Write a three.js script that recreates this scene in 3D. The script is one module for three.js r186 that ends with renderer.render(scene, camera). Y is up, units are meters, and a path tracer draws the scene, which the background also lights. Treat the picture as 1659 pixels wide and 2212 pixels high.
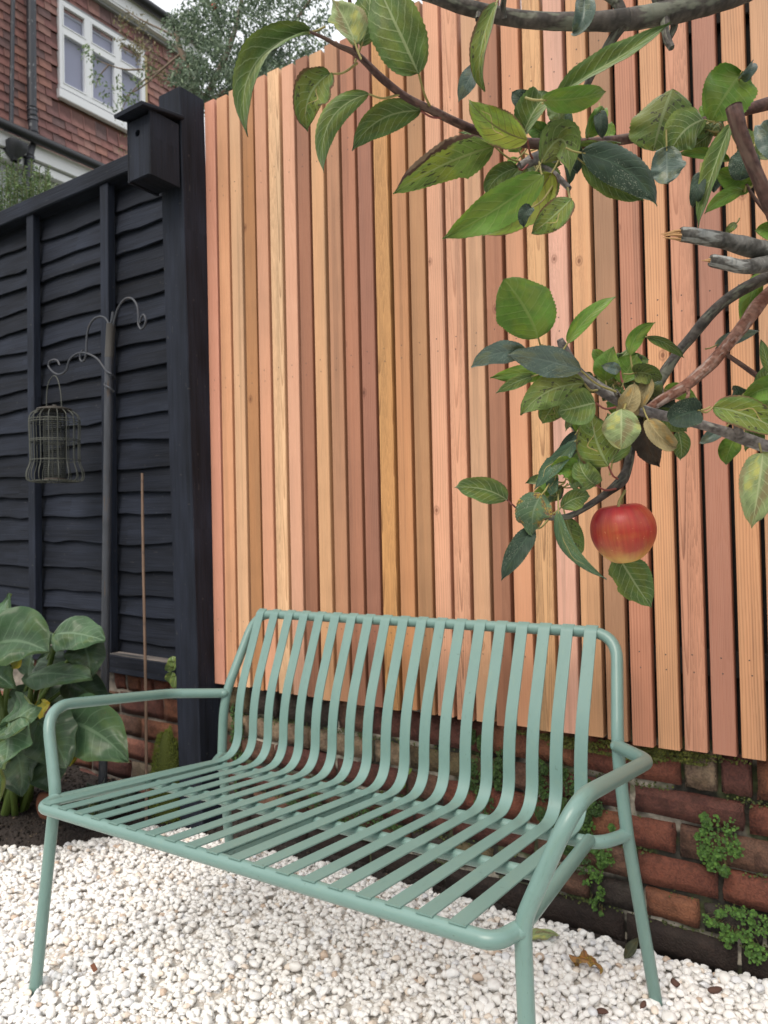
import * as THREE from 'three';
import { mergeGeometries } from 'three/addons/utils/BufferGeometryUtils.js';

// ---------------------------------------------------------------- camera, sky, sun, exposure
// Axes: x runs along the fences (to the right), y up, z out from the cedar face towards the viewer. Metres.
const scene = new THREE.Scene();
const FOV = 69.26, EYE = new THREE.Vector3(0, 0.91, 1.602);
const camera = new THREE.PerspectiveCamera(FOV, 0.75, 0.05, 600);
camera.position.copy(EYE);
camera.rotation.order = 'YXZ';
camera.rotation.set(0.017106, 0.59253, -0.021572);
camera.focus = 0.88;
camera.userData.fStop = 12;
camera.updateMatrixWorld(true);

{ // an overcast sky: even white cloud, brighter overhead
  const W = 128, H = 64, d = new Float32Array(W * H * 4);
  for (let j = 0; j < H; j++) for (let i = 0; i < W; i++) {
    const el = ((j + 0.5) / H - 0.5) * Math.PI, s = Math.max(0, Math.sin(el));
    const az = i / W * Math.PI * 2;
    const cloud = 1 + 0.05 * Math.sin(az * 3 + 1.3) * Math.cos(el * 7) + 0.04 * Math.sin(az * 7 + el * 9);
    const v = el < 0 ? 0.25 : (0.54 + 0.54 * s) * cloud, k = (j * W + i) * 4;
    d[k] = v * 0.965; d[k + 1] = v * 0.99; d[k + 2] = v * 1.03; d[k + 3] = 1;
  }
  const t = new THREE.DataTexture(d, W, H, THREE.RGBAFormat, THREE.FloatType);
  t.mapping = THREE.EquirectangularReflectionMapping; t.magFilter = t.minFilter = THREE.LinearFilter; t.wrapS = THREE.RepeatWrapping; t.needsUpdate = true;
  scene.background = t; scene.environment = t;
}
const sun = new THREE.DirectionalLight(0xfff2e2, 1.5);
sun.position.set(-0.4, 6.2, 4.9); sun.target.position.set(-0.8, 0.6, 0);
sun.castShadow = true; sun.shadow.radius = 55; sun.shadow.mapSize.set(2048, 2048);
Object.assign(sun.shadow.camera, { left: -6, right: 6, top: 6, bottom: -6, near: 0.5, far: 30 });
scene.add(sun, sun.target);

const renderer = new THREE.WebGLRenderer({ antialias: true });
renderer.toneMapping = THREE.LinearToneMapping;
renderer.toneMappingExposure = 1.52;
renderer.shadowMap.enabled = true;

// ---------------------------------------------------------------- helpers
const V = (x, y, z) => new THREE.Vector3(x, y, z);
function mulberry(a) { return () => { a |= 0; a = a + 0x6D2B79F5 | 0; let t = Math.imul(a ^ a >>> 15, 1 | a); t = t + Math.imul(t ^ t >>> 7, 61 | t) ^ t; return ((t ^ t >>> 14) >>> 0) / 4294967296; }; }
const rnd = mulberry(20240917);
const rr = (a, b) => a + (b - a) * rnd();
const clamp = (x, a = 0, b = 1) => Math.min(b, Math.max(a, x));
const mix = (a, b, t) => a + (b - a) * t;
const smooth = (a, b, x) => { const t = clamp((x - a) / (b - a)); return t * t * (3 - 2 * t); };
function hash(x, y, s) { let h = Math.imul(x, 374761393) ^ Math.imul(y, 668265263) ^ Math.imul(s, 2147483647 ^ 0x5bd1e995); h = Math.imul(h ^ h >>> 13, 1274126177); return ((h ^ h >>> 16) >>> 0) / 4294967296; }
function noise(x, y, s = 1) { const xi = Math.floor(x), yi = Math.floor(y); let a = x - xi, b = y - yi; a = a * a * (3 - 2 * a); b = b * b * (3 - 2 * b); return mix(mix(hash(xi, yi, s), hash(xi + 1, yi, s), a), mix(hash(xi, yi + 1, s), hash(xi + 1, yi + 1, s), a), b); }
function fbm(x, y, s = 1, o = 4) { let v = 0, a = 0.5, n = 0; for (let i = 0; i < o; i++) { v += a * noise(x, y, s + i * 17); n += a; a *= 0.5; x *= 2.03; y *= 2.03; } return v / n; }
const lin = (c) => { c /= 255; return c <= 0.04045 ? c / 12.92 : Math.pow((c + 0.055) / 1.055, 2.4); };
const L3 = (r, g, b, k = 1) => [lin(r) * k, lin(g) * k, lin(b) * k];
const enc = (v) => { v = clamp(v); return Math.round(255 * (v <= 0.0031308 ? v * 12.92 : 1.055 * Math.pow(v, 1 / 2.4) - 0.055)); };
const mix3 = (a, b, t) => [mix(a[0], b[0], t), mix(a[1], b[1], t), mix(a[2], b[2], t)];
function colorTex(w, h, f) { // f returns linear rgb
  const d = new Uint8Array(w * h * 4);
  for (let j = 0; j < h; j++) for (let i = 0; i < w; i++) { const c = f((i + 0.5) / w, (j + 0.5) / h), k = (j * w + i) * 4; d[k] = enc(c[0]); d[k + 1] = enc(c[1]); d[k + 2] = enc(c[2]); d[k + 3] = 255; }
  return finish(new THREE.DataTexture(d, w, h), true);
}
function grayTex(w, h, f) {
  const d = new Uint8Array(w * h * 4);
  for (let j = 0; j < h; j++) for (let i = 0; i < w; i++) { const c = Math.round(255 * clamp(f((i + 0.5) / w, (j + 0.5) / h))), k = (j * w + i) * 4; d[k] = d[k + 1] = d[k + 2] = c; d[k + 3] = 255; }
  return finish(new THREE.DataTexture(d, w, h), false);
}
function finish(t, srgb) { if (srgb) t.colorSpace = THREE.SRGBColorSpace; t.magFilter = THREE.LinearFilter; t.minFilter = THREE.LinearMipmapLinearFilter; t.generateMipmaps = true; t.wrapS = t.wrapT = THREE.RepeatWrapping; t.needsUpdate = true; return t; }
function material(c, roughness, o = {}) { const { phys, ...rest } = o; const m = phys ? new THREE.MeshPhysicalMaterial({ roughness, ...rest }) : new THREE.MeshStandardMaterial({ roughness, ...rest }); if (c) m.color.setRGB(c[0], c[1], c[2]); m.side = THREE.DoubleSide; return m; }

const used = new Map();
function numbered(n) { const k = used.get(n) || 0; used.set(n, k + 1); return k ? `${n}_${String(k).padStart(3, '0')}` : n; }
function thing(name, label, category, pos = [0, 0, 0], turn = 0, group) { const g = new THREE.Group(); g.name = numbered(name); g.position.set(...pos); g.rotation.y = turn; g.userData = { label, category }; if (group) g.userData.group = group; scene.add(g); return g; }
function setting(name, geo, mat, label) { const m = geo ? new THREE.Mesh(geo, mat) : new THREE.Group(); m.name = name; m.userData = { kind: 'structure', label, category: name.replace(/_/g, ' ') }; m.castShadow = m.receiveShadow = true; scene.add(m); return m; }
function part(parent, name, geo, mat) { const m = new THREE.Mesh(geo, mat); m.name = name; m.castShadow = m.receiveShadow = true; parent.add(m); return m; }
function single(name, geo, mat, label, category, group) { const m = new THREE.Mesh(geo, mat); m.name = numbered(name); m.castShadow = m.receiveShadow = true; m.userData = { label, category }; if (group) m.userData.group = group; scene.add(m); return m; }

// a picture position (on a 1659 x 2212 sheet) and a depth or a wall plane -> a point of the place
const FD = 1106 / Math.tan(FOV * Math.PI / 360);
const CAMQ = new THREE.Quaternion().setFromEuler(new THREE.Euler(0.017106, 0.59253, -0.021572, 'YXZ'));
const ray = (px, py) => V((px - 829.5) / FD, -(py - 1106) / FD, -1).applyQuaternion(CAMQ);
const at = (px, py, depth) => ray(px, py).multiplyScalar(depth).add(EYE);
const onZ = (px, py, z) => { const r = ray(px, py); return r.multiplyScalar((z - EYE.z) / r.z).add(EYE); };
const onX = (px, py, x) => { const r = ray(px, py); return r.multiplyScalar((x - EYE.x) / r.x).add(EYE); };
const depthOf = (p) => -p.clone().sub(EYE).applyQuaternion(CAMQ.clone().invert()).z;

function geo(pos, uv, idx, normals = true) {
  const g = new THREE.BufferGeometry();
  g.setAttribute('position', new THREE.Float32BufferAttribute(pos, 3));
  g.setAttribute('uv', new THREE.Float32BufferAttribute(uv, 2));
  g.setIndex(idx); if (normals) g.computeVertexNormals(); return g;
}
// box with chamfered edges along its long axis (y); uv in metres
function plank(w, h, d, b = 0.0015, u0 = 0, v0 = 0) {
  const x = w / 2, z = d / 2, ring = [[-x + b, z], [x - b, z], [x, z - b], [x, -z + b], [x - b, -z], [-x + b, -z], [-x, -z + b], [-x, z - b]];
  const pos = [], uv = [], idx = [];
  let s = 0;
  for (let i = 0; i < 8; i++) {
    const a = ring[i], c = ring[(i + 1) % 8], l = Math.hypot(c[0] - a[0], c[1] - a[1]), k = pos.length / 3;
    for (const [p, uu] of [[a, s], [c, s + l]]) for (const y of [0, h]) { pos.push(p[0], y, p[1]); uv.push(u0 + uu, v0 + y); }
    idx.push(k, k + 2, k + 1, k + 1, k + 2, k + 3); s += l;
  }
  for (const y of [0, h]) { const k = pos.length / 3; for (const p of ring) { pos.push(p[0], y, p[1]); uv.push(u0 + p[0], v0 + p[1] * 0.2); } for (let i = 1; i < 7; i++) y ? idx.push(k, k + i + 1, k + i) : idx.push(k, k + i, k + i + 1); }
  return geo(pos, uv, idx);
}
// box between two corners, chamfered, uv in metres along its longest side (v)
function beam(x0, x1, y0, y1, z0, z1, b = 0.002) {
  const dx = x1 - x0, dy = y1 - y0, dz = z1 - z0, c = [(x0 + x1) / 2, (y0 + y1) / 2, (z0 + z1) / 2];
  let g;
  if (dy >= dx && dy >= dz) g = plank(dx, dy, dz, b, x0 * 3.1, z0 * 2.3).translate(c[0], y0, c[2]);
  else if (dx >= dz) g = plank(dy, dx, dz, b, y0 * 3.1, z0 * 2.3).rotateZ(-Math.PI / 2).translate(x0, c[1], c[2]);
  else g = plank(dx, dz, dy, b, x0 * 3.1, y0 * 2.3).rotateX(Math.PI / 2).translate(c[0], c[1], z0);
  return g;
}
function fillet(pts, rad, n = 8) { // polyline with rounded corners
  const out = [pts[0].clone()];
  for (let i = 1; i < pts.length - 1; i++) {
    const p = pts[i], a = pts[i - 1].clone().sub(p), c = pts[i + 1].clone().sub(p), r = Math.min(Array.isArray(rad) ? rad[i] : rad, a.length() * 0.48, c.length() * 0.48);
    const A = p.clone().addScaledVector(a.normalize(), r), C = p.clone().addScaledVector(c.normalize(), r);
    for (let k = 0; k <= n; k++) { const t = k / n; out.push(A.clone().multiplyScalar((1 - t) * (1 - t)).addScaledVector(p, 2 * t * (1 - t)).addScaledVector(C, t * t)); }
  }
  out.push(pts[pts.length - 1].clone()); return out;
}
// swept tube; r is a number or a function of t; bumpy(t, angle) scales the radius
function tube(pts, r, seg = 10, o = {}) {
  const pos = [], uv = [], idx = [], n = pts.length, R = typeof r === 'function' ? r : () => r;
  let nrm = null, len = 0; const total = pts.reduce((s, p, i) => i ? s + p.distanceTo(pts[i - 1]) : 0, 0);
  for (let i = 0; i < n; i++) {
    const t = pts[Math.min(n - 1, i + 1)].clone().sub(pts[Math.max(0, i - 1)]).normalize();
    if (!nrm) { nrm = Math.abs(t.y) < 0.9 ? V(0, 1, 0) : V(1, 0, 0); }
    nrm = nrm.clone().addScaledVector(t, -nrm.dot(t)).normalize();
    const bi = t.clone().cross(nrm);
    if (i) len += pts[i].distanceTo(pts[i - 1]);
    for (let k = 0; k <= seg; k++) {
      const a = k / seg * Math.PI * 2, q = R(len / total) * (o.bumpy ? o.bumpy(len, k === seg ? 0 : a) : 1);
      const p = pts[i].clone().addScaledVector(nrm, Math.cos(a) * q).addScaledVector(bi, Math.sin(a) * q);
      pos.push(p.x, p.y, p.z); uv.push(k / seg * (o.around || 1), len * (o.along || 1));
    }
  }
  const w = seg + 1;
  for (let i = 0; i < n - 1; i++) for (let k = 0; k < seg; k++) { const a = i * w + k; idx.push(a, a + w, a + 1, a + 1, a + w, a + w + 1); }
  for (const e of o.open ? [] : [0, n - 1]) { const c = pos.length / 3; pos.push(pts[e].x, pts[e].y, pts[e].z); uv.push(0.5, e ? len : 0); for (let k = 0; k < seg; k++) e ? idx.push(c, e * w + k, e * w + k + 1) : idx.push(c, k + 1, k); }
  const g = geo(pos, uv, idx);
  { const N = g.attributes.normal; for (let i = 0; i < n; i++) { const a = i * w, b = a + seg, v = V(N.getX(a) + N.getX(b), N.getY(a) + N.getY(b), N.getZ(a) + N.getZ(b)).normalize(); N.setXYZ(a, v.x, v.y, v.z); N.setXYZ(b, v.x, v.y, v.z); } }
  return g;
}
const curve = (pts, n = 6) => new THREE.CatmullRomCurve3(pts, false, 'centripetal').getPoints((pts.length - 1) * n);
function lathe(profile, seg = 24) { return new THREE.LatheGeometry(profile.map(([r, y]) => new THREE.Vector2(r, y)), seg); }
// ---------------------------------------------------------------- ground, soil, gravel
const groundTex = colorTex(256, 256, (u, v) => { const n = fbm(u * 8, v * 8, 3, 4), g = fbm(u * 40, v * 40, 8, 2); return mix3([0.05, 0.045, 0.03], [0.07, 0.085, 0.03], n).map((c) => c * (0.7 + 0.6 * g)); });
groundTex.repeat.set(400, 400);
setting('ground', new THREE.PlaneGeometry(800, 800).rotateX(-Math.PI / 2).translate(0, -0.06, 0), material(null, 0.95, { map: groundTex }), 'flat garden ground reaching away beyond the fences');

const soilTex = colorTex(512, 512, (u, v) => { const n = fbm(u * 14, v * 14, 5, 5), g = noise(u * 180, v * 180, 6), h = noise(u * 90, v * 90, 61); const k = 0.35 + 0.9 * n * (0.55 + 0.9 * g); return h > 0.93 ? [0.10, 0.075, 0.05] : [0.040 * k, 0.031 * k, 0.027 * k]; });
const soilBump = grayTex(512, 512, (u, v) => 0.5 * fbm(u * 40, v * 40, 9, 4) + 0.5 * noise(u * 150, v * 150, 6));
const soilMat = material(null, 0.95, { map: soilTex, bumpMap: soilBump, bumpScale: 0.006 });
// the gravel begins in front of this line
const EDGE = [[-4, 1.6], [-2.9, 0.86], [-2.45, 0.6], [-2.145, 0.42], [-2.02, 0.34], [-1.96, 0.25], [-1.9, 0.09], [-1.78, 0.05], [-1.5, 0.03], [-1.0, 0.005], [-0.55, -0.012], [0, -0.025], [2, -0.025]];
function edge(x) { for (let i = 1; i < EDGE.length; i++) if (x <= EDGE[i][0]) { const a = EDGE[i - 1], b = EDGE[i]; return mix(a[1], b[1], (x - a[0]) / (b[0] - a[0])); } return -0.02; }
const gravelY = (x, z) => 0.006 * (fbm(x * 3 + 9, z * 3, 21, 3) - 0.5) * 2 - 0.012 * smooth(0.06, -0.04, z - edge(x));
{
  const nx = 120, nz = 50, pos = [], uv = [], idx = [];
  for (let j = 0; j <= nz; j++) for (let i = 0; i <= nx; i++) {
    const x = mix(-4, 2, i / nx), z = mix(-0.06, 1.5, j / nz), in_ = smooth(edge(x) + 0.05, edge(x) - 0.07, z);
    const y = mix(-0.03, 0.004 + 0.035 * (fbm(x * 9, z * 9, 31, 4) - 0.35) + 0.03 * smooth(-1.9, -2.4, x), in_) - 0.02 * smooth(-1.6, -1.2, x);
    pos.push(x, y, z); uv.push(x * 1.6, z * 1.6);
  }
  for (let j = 0; j < nz; j++) for (let i = 0; i < nx; i++) { const a = j * (nx + 1) + i; idx.push(a, a + nx + 1, a + 1, a + 1, a + nx + 1, a + nx + 2); }
  const bed = setting('soil_bed', geo(pos, uv, idx), soilMat, 'dark crumbly soil along the foot of the walls');
  const rc = mulberry(606), crumbs = [];
  const soilY = (x, z) => { const q = smooth(edge(x) + 0.05, edge(x) - 0.07, z); return mix(-0.03, 0.004 + 0.035 * (fbm(x * 9, z * 9, 31, 4) - 0.35) + 0.03 * smooth(-1.9, -2.4, x), q) - 0.02 * smooth(-1.6, -1.2, x); };
  for (let n = 0; n < 26000; n++) { const x = -3.1 + rc() * 3.2, z = -0.05 + rc() * 0.95, s = 0.0012 + 0.0045 * rc() ** 3; if (z > edge(x) + 0.015) continue; crumbs.push([x, soilY(x, z) + s * 0.4, z, s, rc() * 6.28, rc()]); }
  const im = new THREE.InstancedMesh(pebbleGeo(17, 1), material([1, 1, 1], 0.95), crumbs.length), Mx = new THREE.Matrix4(), cc = new THREE.Color();
  crumbs.forEach(([x, y, z, s, a, k], i) => { Mx.compose(V(x, y, z), new THREE.Quaternion().setFromEuler(new THREE.Euler(a, a * 2, 0)), V(s * 1.3, s, s)); im.setMatrixAt(i, Mx); im.setColorAt(i, k > 0.95 ? cc.setRGB(0.10, 0.075, 0.055) : cc.setRGB(0.014 + 0.018 * k, 0.011 + 0.013 * k, 0.009 + 0.010 * k)); });
  im.name = 'crumbs'; im.userData = { kind: 'stuff' }; im.castShadow = im.receiveShadow = true; bed.add(im);
}
function pebbleGeo(seed, detail = 2, flat = false) {
  const r = mulberry(seed), planes = [];
  for (let i = 0; i < 10; i++) { const z = 2 * r() - 1, a = r() * 6.283, q = Math.sqrt(1 - z * z); planes.push([V(q * Math.cos(a), q * Math.sin(a), z), 0.62 + 0.38 * r()]); }
  const g = new THREE.IcosahedronGeometry(1, detail), P = g.attributes.position, d = V(0, 0, 0);
  for (let i = 0; i < P.count; i++) {
    d.fromBufferAttribute(P, i).normalize(); let s = 0; const k = 24;
    for (const [n, l] of planes) { const c = n.dot(d); if (c > 0.05) s += Math.exp(-k * (l / c)); }
    s += Math.exp(-k * 1.12); const rad = -Math.log(s) / k; P.setXYZ(i, d.x * rad, d.y * rad, d.z * rad);
  }
  g.deleteAttribute('uv'); g.deleteAttribute('normal');
  if (flat) { g.computeVertexNormals(); return g; }
  const m = weld(g); m.computeVertexNormals(); return m;
}
function weld(g) { const P = g.attributes.position, map = new Map(), pos = [], idx = []; for (let i = 0; i < P.count; i++) { const k = [P.getX(i), P.getY(i), P.getZ(i)].map((v) => Math.round(v * 1e4)).join(); if (!map.has(k)) { map.set(k, pos.length / 3); pos.push(P.getX(i), P.getY(i), P.getZ(i)); } idx.push(map.get(k)); } const o = new THREE.BufferGeometry(); o.setAttribute('position', new THREE.Float32BufferAttribute(pos, 3)); o.setIndex(idx); return o; }
{
  const gravel = setting('gravel', null, null, 'white marble gravel spread under and around the bench');
  const r = mulberry(77), list = [], half = Math.tan(FOV * Math.PI / 360), inv = CAMQ.clone().invert();
  // stones dropped one after another, each resting on those below it
  const X0g = -2.95, X1g = 1.25, Z0g = -0.06, Z1g = 2.05, cell = 0.0028, gx = Math.ceil((X1g - X0g) / cell), gz = Math.ceil((Z1g - Z0g) / cell), hf = new Float32Array(gx * gz).fill(-0.026);
  const drops = Math.round(2.9 * (X1g - X0g) * (Z1g - Z0g) / 1.15e-4); let sum = 0, cnt = 0;
  for (let n = 0; n < drops; n++) {
    const px = X0g + r() * (X1g - X0g), pz = Z0g + r() * (Z1g - Z0g), big = r(), s = mix(0.0043, 0.0082, Math.pow(r(), 1.4)) * (big > 0.95 ? 1.4 : 1) * (pz < 0.35 && px > -0.75 ? 1.22 : 1), sc = [0.9 + 0.7 * r(), 0.62 + 0.3 * r(), 0.8 + 0.3 * r()], rot = [(r() - 0.5) * 0.9, r() * 6.28, (r() - 0.5) * 0.9], c = r(), c2 = r(), stray = r();
    const e = edge(px) + 0.022 * (fbm(px * 14, 3, 12, 3) - 0.5) * 2;
    if (pz < e) { if (pz < e - 0.16 || stray > 0.004 || px < -2.4 || px > -1.96) continue; list.push({ p: V(px, 0.018, pz), s, sc, rot, c, c2, top: false }); continue; }
    const rad = s * (sc[0] + sc[2]) / 2, q = Math.max(1, Math.round(rad * 0.75 / cell)), ci = Math.floor((px - X0g) / cell), cj = Math.floor((pz - Z0g) / cell); let mx = -1, av = 0, k = 0;
    for (let a = -q; a <= q; a++) for (let b = -q; b <= q; b++) { const ii = ci + a, jj = cj + b; if (a * a + b * b > q * q || ii < 0 || jj < 0 || ii >= gx || jj >= gz) continue; const v = hf[jj * gx + ii]; mx = Math.max(mx, v); av += v; k++; }
    av /= k; const rest = 0.5 * mx + 0.5 * av; if (rest > 0.004) continue;
    const y = rest + s * sc[1] * 0.62, Q = Math.ceil(rad / cell);
    for (let a = -Q; a <= Q; a++) for (let b = -Q; b <= Q; b++) { const ii = ci + a, jj = cj + b, d = Math.hypot(a, b) * cell / rad; if (d > 1 || ii < 0 || jj < 0 || ii >= gx || jj >= gz) continue; const t = y + s * sc[1] * 0.85 * Math.sqrt(1 - d * d); if (t > hf[jj * gx + ii]) hf[jj * gx + ii] = t; }
    list.push({ p: V(px, y, pz), s, sc, rot, c, c2, top: rest > -0.012 });
  }
  for (let a = 0; a < gx * gz; a += 7) if (hf[a] > -0.025) { sum += hf[a]; cnt++; }
  const lift = -sum / cnt + 0.001; for (const o of list) if (o.p.y !== 0.018) o.p.y += lift + gravelY(o.p.x, o.p.z);
  const tone = (o) => { let c = mix3([0.90, 0.89, 0.87], [0.85, 0.82, 0.775], o.c2 * o.c2); if (o.c > 0.95) c = [0.80, 0.70, 0.60]; if (o.c > 0.992) c = [0.6, 0.47, 0.37]; if (o.c < 0.06) c = [0.76, 0.765, 0.78]; return c; };
  for (const o of list) { const q = o.p.clone().sub(EYE).applyQuaternion(inv), d = -q.z; o.seen = o.top && d > 0.2 && Math.abs(q.x / d) < half * 0.74 && Math.abs(q.y / d) < half * 0.985 ? o.s / d : 0; }
  list.sort((a, b) => b.seen - a.seen);
  const kinds = []; for (let i = 0; i < 8; i++) kinds.push(pebbleGeo(100 + i, 2));
  const stoneMats = []; for (let i = 0; i < 10; i++) stoneMats.push(material(tone({ c: i === 9 ? 0.95 : i === 0 ? 0.02 : 0.5, c2: i / 10 }), 0.6));
  list.slice(0, 300).forEach((o, i) => { const m = part(gravel, i ? `pebble_${String(i).padStart(3, '0')}` : 'pebble', kinds[i % 8], stoneMats[Math.floor(o.c2 * 10)]); m.position.copy(o.p); m.rotation.set(...o.rot); m.scale.set(o.sc[0] * o.s, o.sc[1] * o.s, o.sc[2] * o.s); });
  const rest = list.slice(300), im = new THREE.InstancedMesh(pebbleGeo(204, 2), material([1, 1, 1], 0.6), rest.length), M = new THREE.Matrix4(), col = new THREE.Color();
  rest.forEach((o, i) => { M.compose(o.p, new THREE.Quaternion().setFromEuler(new THREE.Euler(...o.rot)), V(o.sc[0] * o.s, o.sc[1] * o.s, o.sc[2] * o.s)); im.setMatrixAt(i, M); const c = tone(o); im.setColorAt(i, col.setRGB(c[0], c[1], c[2])); });
  { // crushed fines between the stones
    const nx = 90, nz = 46, pos = [], uv = [], idx = [];
    for (let j = 0; j <= nz; j++) for (let i = 0; i <= nx; i++) { const x = mix(-3, 1.3, i / nx), z = Math.max(edge(x) + 0.03, mix(-0.03, 2.1, j / nz)); pos.push(x, -0.0085 + gravelY(x, z), z); uv.push(x * 2, z * 2); }
    for (let j = 0; j < nz; j++) for (let i = 0; i < nx; i++) { const a = j * (nx + 1) + i; idx.push(a, a + nx + 1, a + 1, a + 1, a + nx + 1, a + nx + 2); }
    part(gravel, 'grit', geo(pos, uv, idx), material(null, 0.9, { map: colorTex(256, 256, (u, v) => { const n = noise(u * 128, v * 128, 71), f = fbm(u * 12, v * 12, 72, 3); return mix3([0.42, 0.37, 0.32], [0.8, 0.77, 0.72], n).map((c) => c * (0.75 + 0.4 * f)); }) }));
  }
  im.name = 'pebbles'; im.userData = { kind: 'stuff' }; im.castShadow = im.receiveShadow = true; gravel.add(im);
  console.log('pebbles', list.length);
}

// ---------------------------------------------------------------- cedar fence
function cedarTex(seed, kind) { // covers 0.11 m across and 1.9 m along
  const knots = []; const r = mulberry(seed); const nk = kind === 2 ? 2 : r() < 0.55 ? 1 : 0;
  for (let i = 0; i < nk; i++) knots.push([0.012 + 0.03 * r(), 0.15 + 1.5 * r(), 0.0035 + 0.003 * r()]);
  const apex = 0.3 + r() * 1.2, cu = 0.014 + 0.018 * r();
  return colorTex(128, 1024, (u, v) => {
    let x = u * 0.11, y = v * 1.9, kd = 0, kdark = 0;
    for (const [kx, ky, kr] of knots) { const dx = x - kx, dy = (y - ky) * 0.35, d = Math.hypot(dx, dy); kd += Math.sign(dx) * 0.006 * Math.exp(-d / 0.01); const d2 = Math.hypot(dx, (y - ky) * 0.7); kdark = Math.max(kdark, smooth(kr, kr * 0.5, d2) * 0.8, 0.45 * smooth(0.003, 0.0, Math.abs(d2 - kr * 1.3))); }
    const wob = 0.004 * (fbm(y * 1.7, seed, seed, 3) - 0.5) + 0.0012 * (noise(y * 9, x * 60, seed + 4) - 0.5);
    let ph;
    if (kind === 1) { const q = (x - cu) / 0.016; ph = (q * q * 3.2 + Math.abs(y - apex) * (y > apex ? -6.5 : 5)) + fbm(x * 60, y * 4, seed, 3) * 1.6; ph = ph * 1.05; }
    else ph = (x + wob + kd) * (kind === 2 ? 190 : 330) + fbm(x * 30, y * 1.2, seed + 2, 3) * 2.2;
    const f = ph - Math.floor(ph), late = smooth(0.45, 0.93, f) * smooth(1.0, 0.95, f);
    const fibre = fbm(x * 900, y * 10, seed + 7, 3) - 0.5, fine = noise(x * 2600, y * 35, seed + 9) - 0.5, blot = fbm(x * 14, y * 1.6, seed + 5, 3) - 0.5, cross = noise(x * 20, y * 22, seed + 13) - 0.5;
    const depth = kind === 1 ? 0.4 : 0.27;
    const k = 0.94 - depth * late * (0.5 + 0.8 * noise(x * 50, y * 2, seed + 3)) + 0.16 * fibre + 0.07 * fine + 0.42 * blot + 0.06 * cross - 0.16 * smooth(0.62, 0.8, fbm(x * 60, y * 0.9, seed + 17, 3)), warm = blot * 0.16 + late * 0.12;
    const c = [k * (1.0 + warm * 0.2), k * (0.985 - warm * 0.55), k * (0.97 - warm * 1.0)];
    return mix3(c, [0.22, 0.12, 0.07], kdark);
  });
}
const cedarTexes = [cedarTex(11, 0), cedarTex(23, 0), cedarTex(37, 1), cedarTex(41, 2), cedarTex(53, 0), cedarTex(67, 1), cedarTex(71, 0), cedarTex(83, 2)];
cedarTexes.forEach((t) => t.repeat.set(1 / 0.11, 1 / 1.9));
const SLATS = [[222, 158, 136, 0], [226, 168, 128, 1], [226, 182, 142, 6], [176, 124, 78, 3], [220, 162, 130, 4], [238, 196, 152, 5], [220, 168, 140, 0], [148, 96, 74, 1], [218, 170, 126, 6], [184, 134, 102, 4], [166, 110, 86, 0], [146, 94, 78, 3], [204, 150, 88, 2], [196, 138, 92, 6], [172, 128, 88, 1], [228, 170, 138, 7], [222, 164, 132, 2], [212, 166, 130, 4], [156, 104, 80, 0], [214, 154, 118, 6], [222, 174, 124, 5], [230, 178, 158, 1], [216, 166, 122, 0], [160, 120, 90, 4], [192, 128, 102, 7], [210, 156, 114, 3], [204, 144, 116, 5], [164, 110, 94, 6], [208, 152, 110, 7], [206, 158, 120, 1], [190, 136, 104, 4], [216, 164, 128, 0], [170, 118, 92, 6], [222, 172, 132, 1], [200, 146, 110, 4]];
for (let i = 0; i < 16; i++) { const [r, g, b, t] = SLATS[(i * 7 + 3) % 30]; SLATS.push([r, g, b, (t + 3) % 8]); } // the fence goes on beyond the picture
const X0 = -1.72007, PITCH = 0.052718, SLAT_W = 0.0429, SLAT_D = 0.026, Y_BOT = 0.4343, SLAT_H = 1.80;
{
  const f = thing('cedar_fence', 'new fence of warm upright cedar slats behind the green bench', 'fence', [X0, 0, 0]);
  const nailMat = material([0.09, 0.07, 0.06], 0.6), nail = new THREE.SphereGeometry(0.0016, 6, 4).scale(1, 1, 0.35);
  SLATS.forEach(([r, g, b, t], i) => {
    const w = SLAT_W + rr(-0.0008, 0.0008), dy = rr(-0.004, 0.004), dz = rr(-0.0015, 0.0015), h = SLAT_H + rr(-0.004, 0.004);
    const m = material(mix3(L3(r, g * 1.01, b * 1.02), L3(216, 166, 130), 0.18), 0.62, { map: cedarTexes[t] });
    const s = part(f, i ? `slat_${String(i).padStart(3, '0')}` : 'slat', plank(w, h, SLAT_D, 0.0016, rr(0, 0.06), rr(0, 0.1)), m);
    s.position.set(PITCH * i + SLAT_W / 2, Y_BOT + dy, -SLAT_D / 2 + dz); s.rotation.z = rr(-0.0006, 0.0006);
    if (i < 36) for (const y of [0.614, 1.352, 1.94]) for (const e of [-1, 1]) part(s, 'nail', nail, nailMat).position.set(rr(-0.003, 0.003), y + e * rr(0.014, 0.018) - Y_BOT - dy, SLAT_D / 2 + 0.0001);
  });
  const L = PITCH * SLATS.length, blk = material([0.012, 0.012, 0.013], 0.8);
  for (const y of [0.585, 1.325, 1.915]) part(f, 'rail', beam(0.002, L, y, y + 0.055, -0.044, -SLAT_D - 0.002), blk);
  part(f, 'backing_board', beam(0.002, L, 0.45, 2.12, -0.058, -0.046), blk);
}

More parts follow.
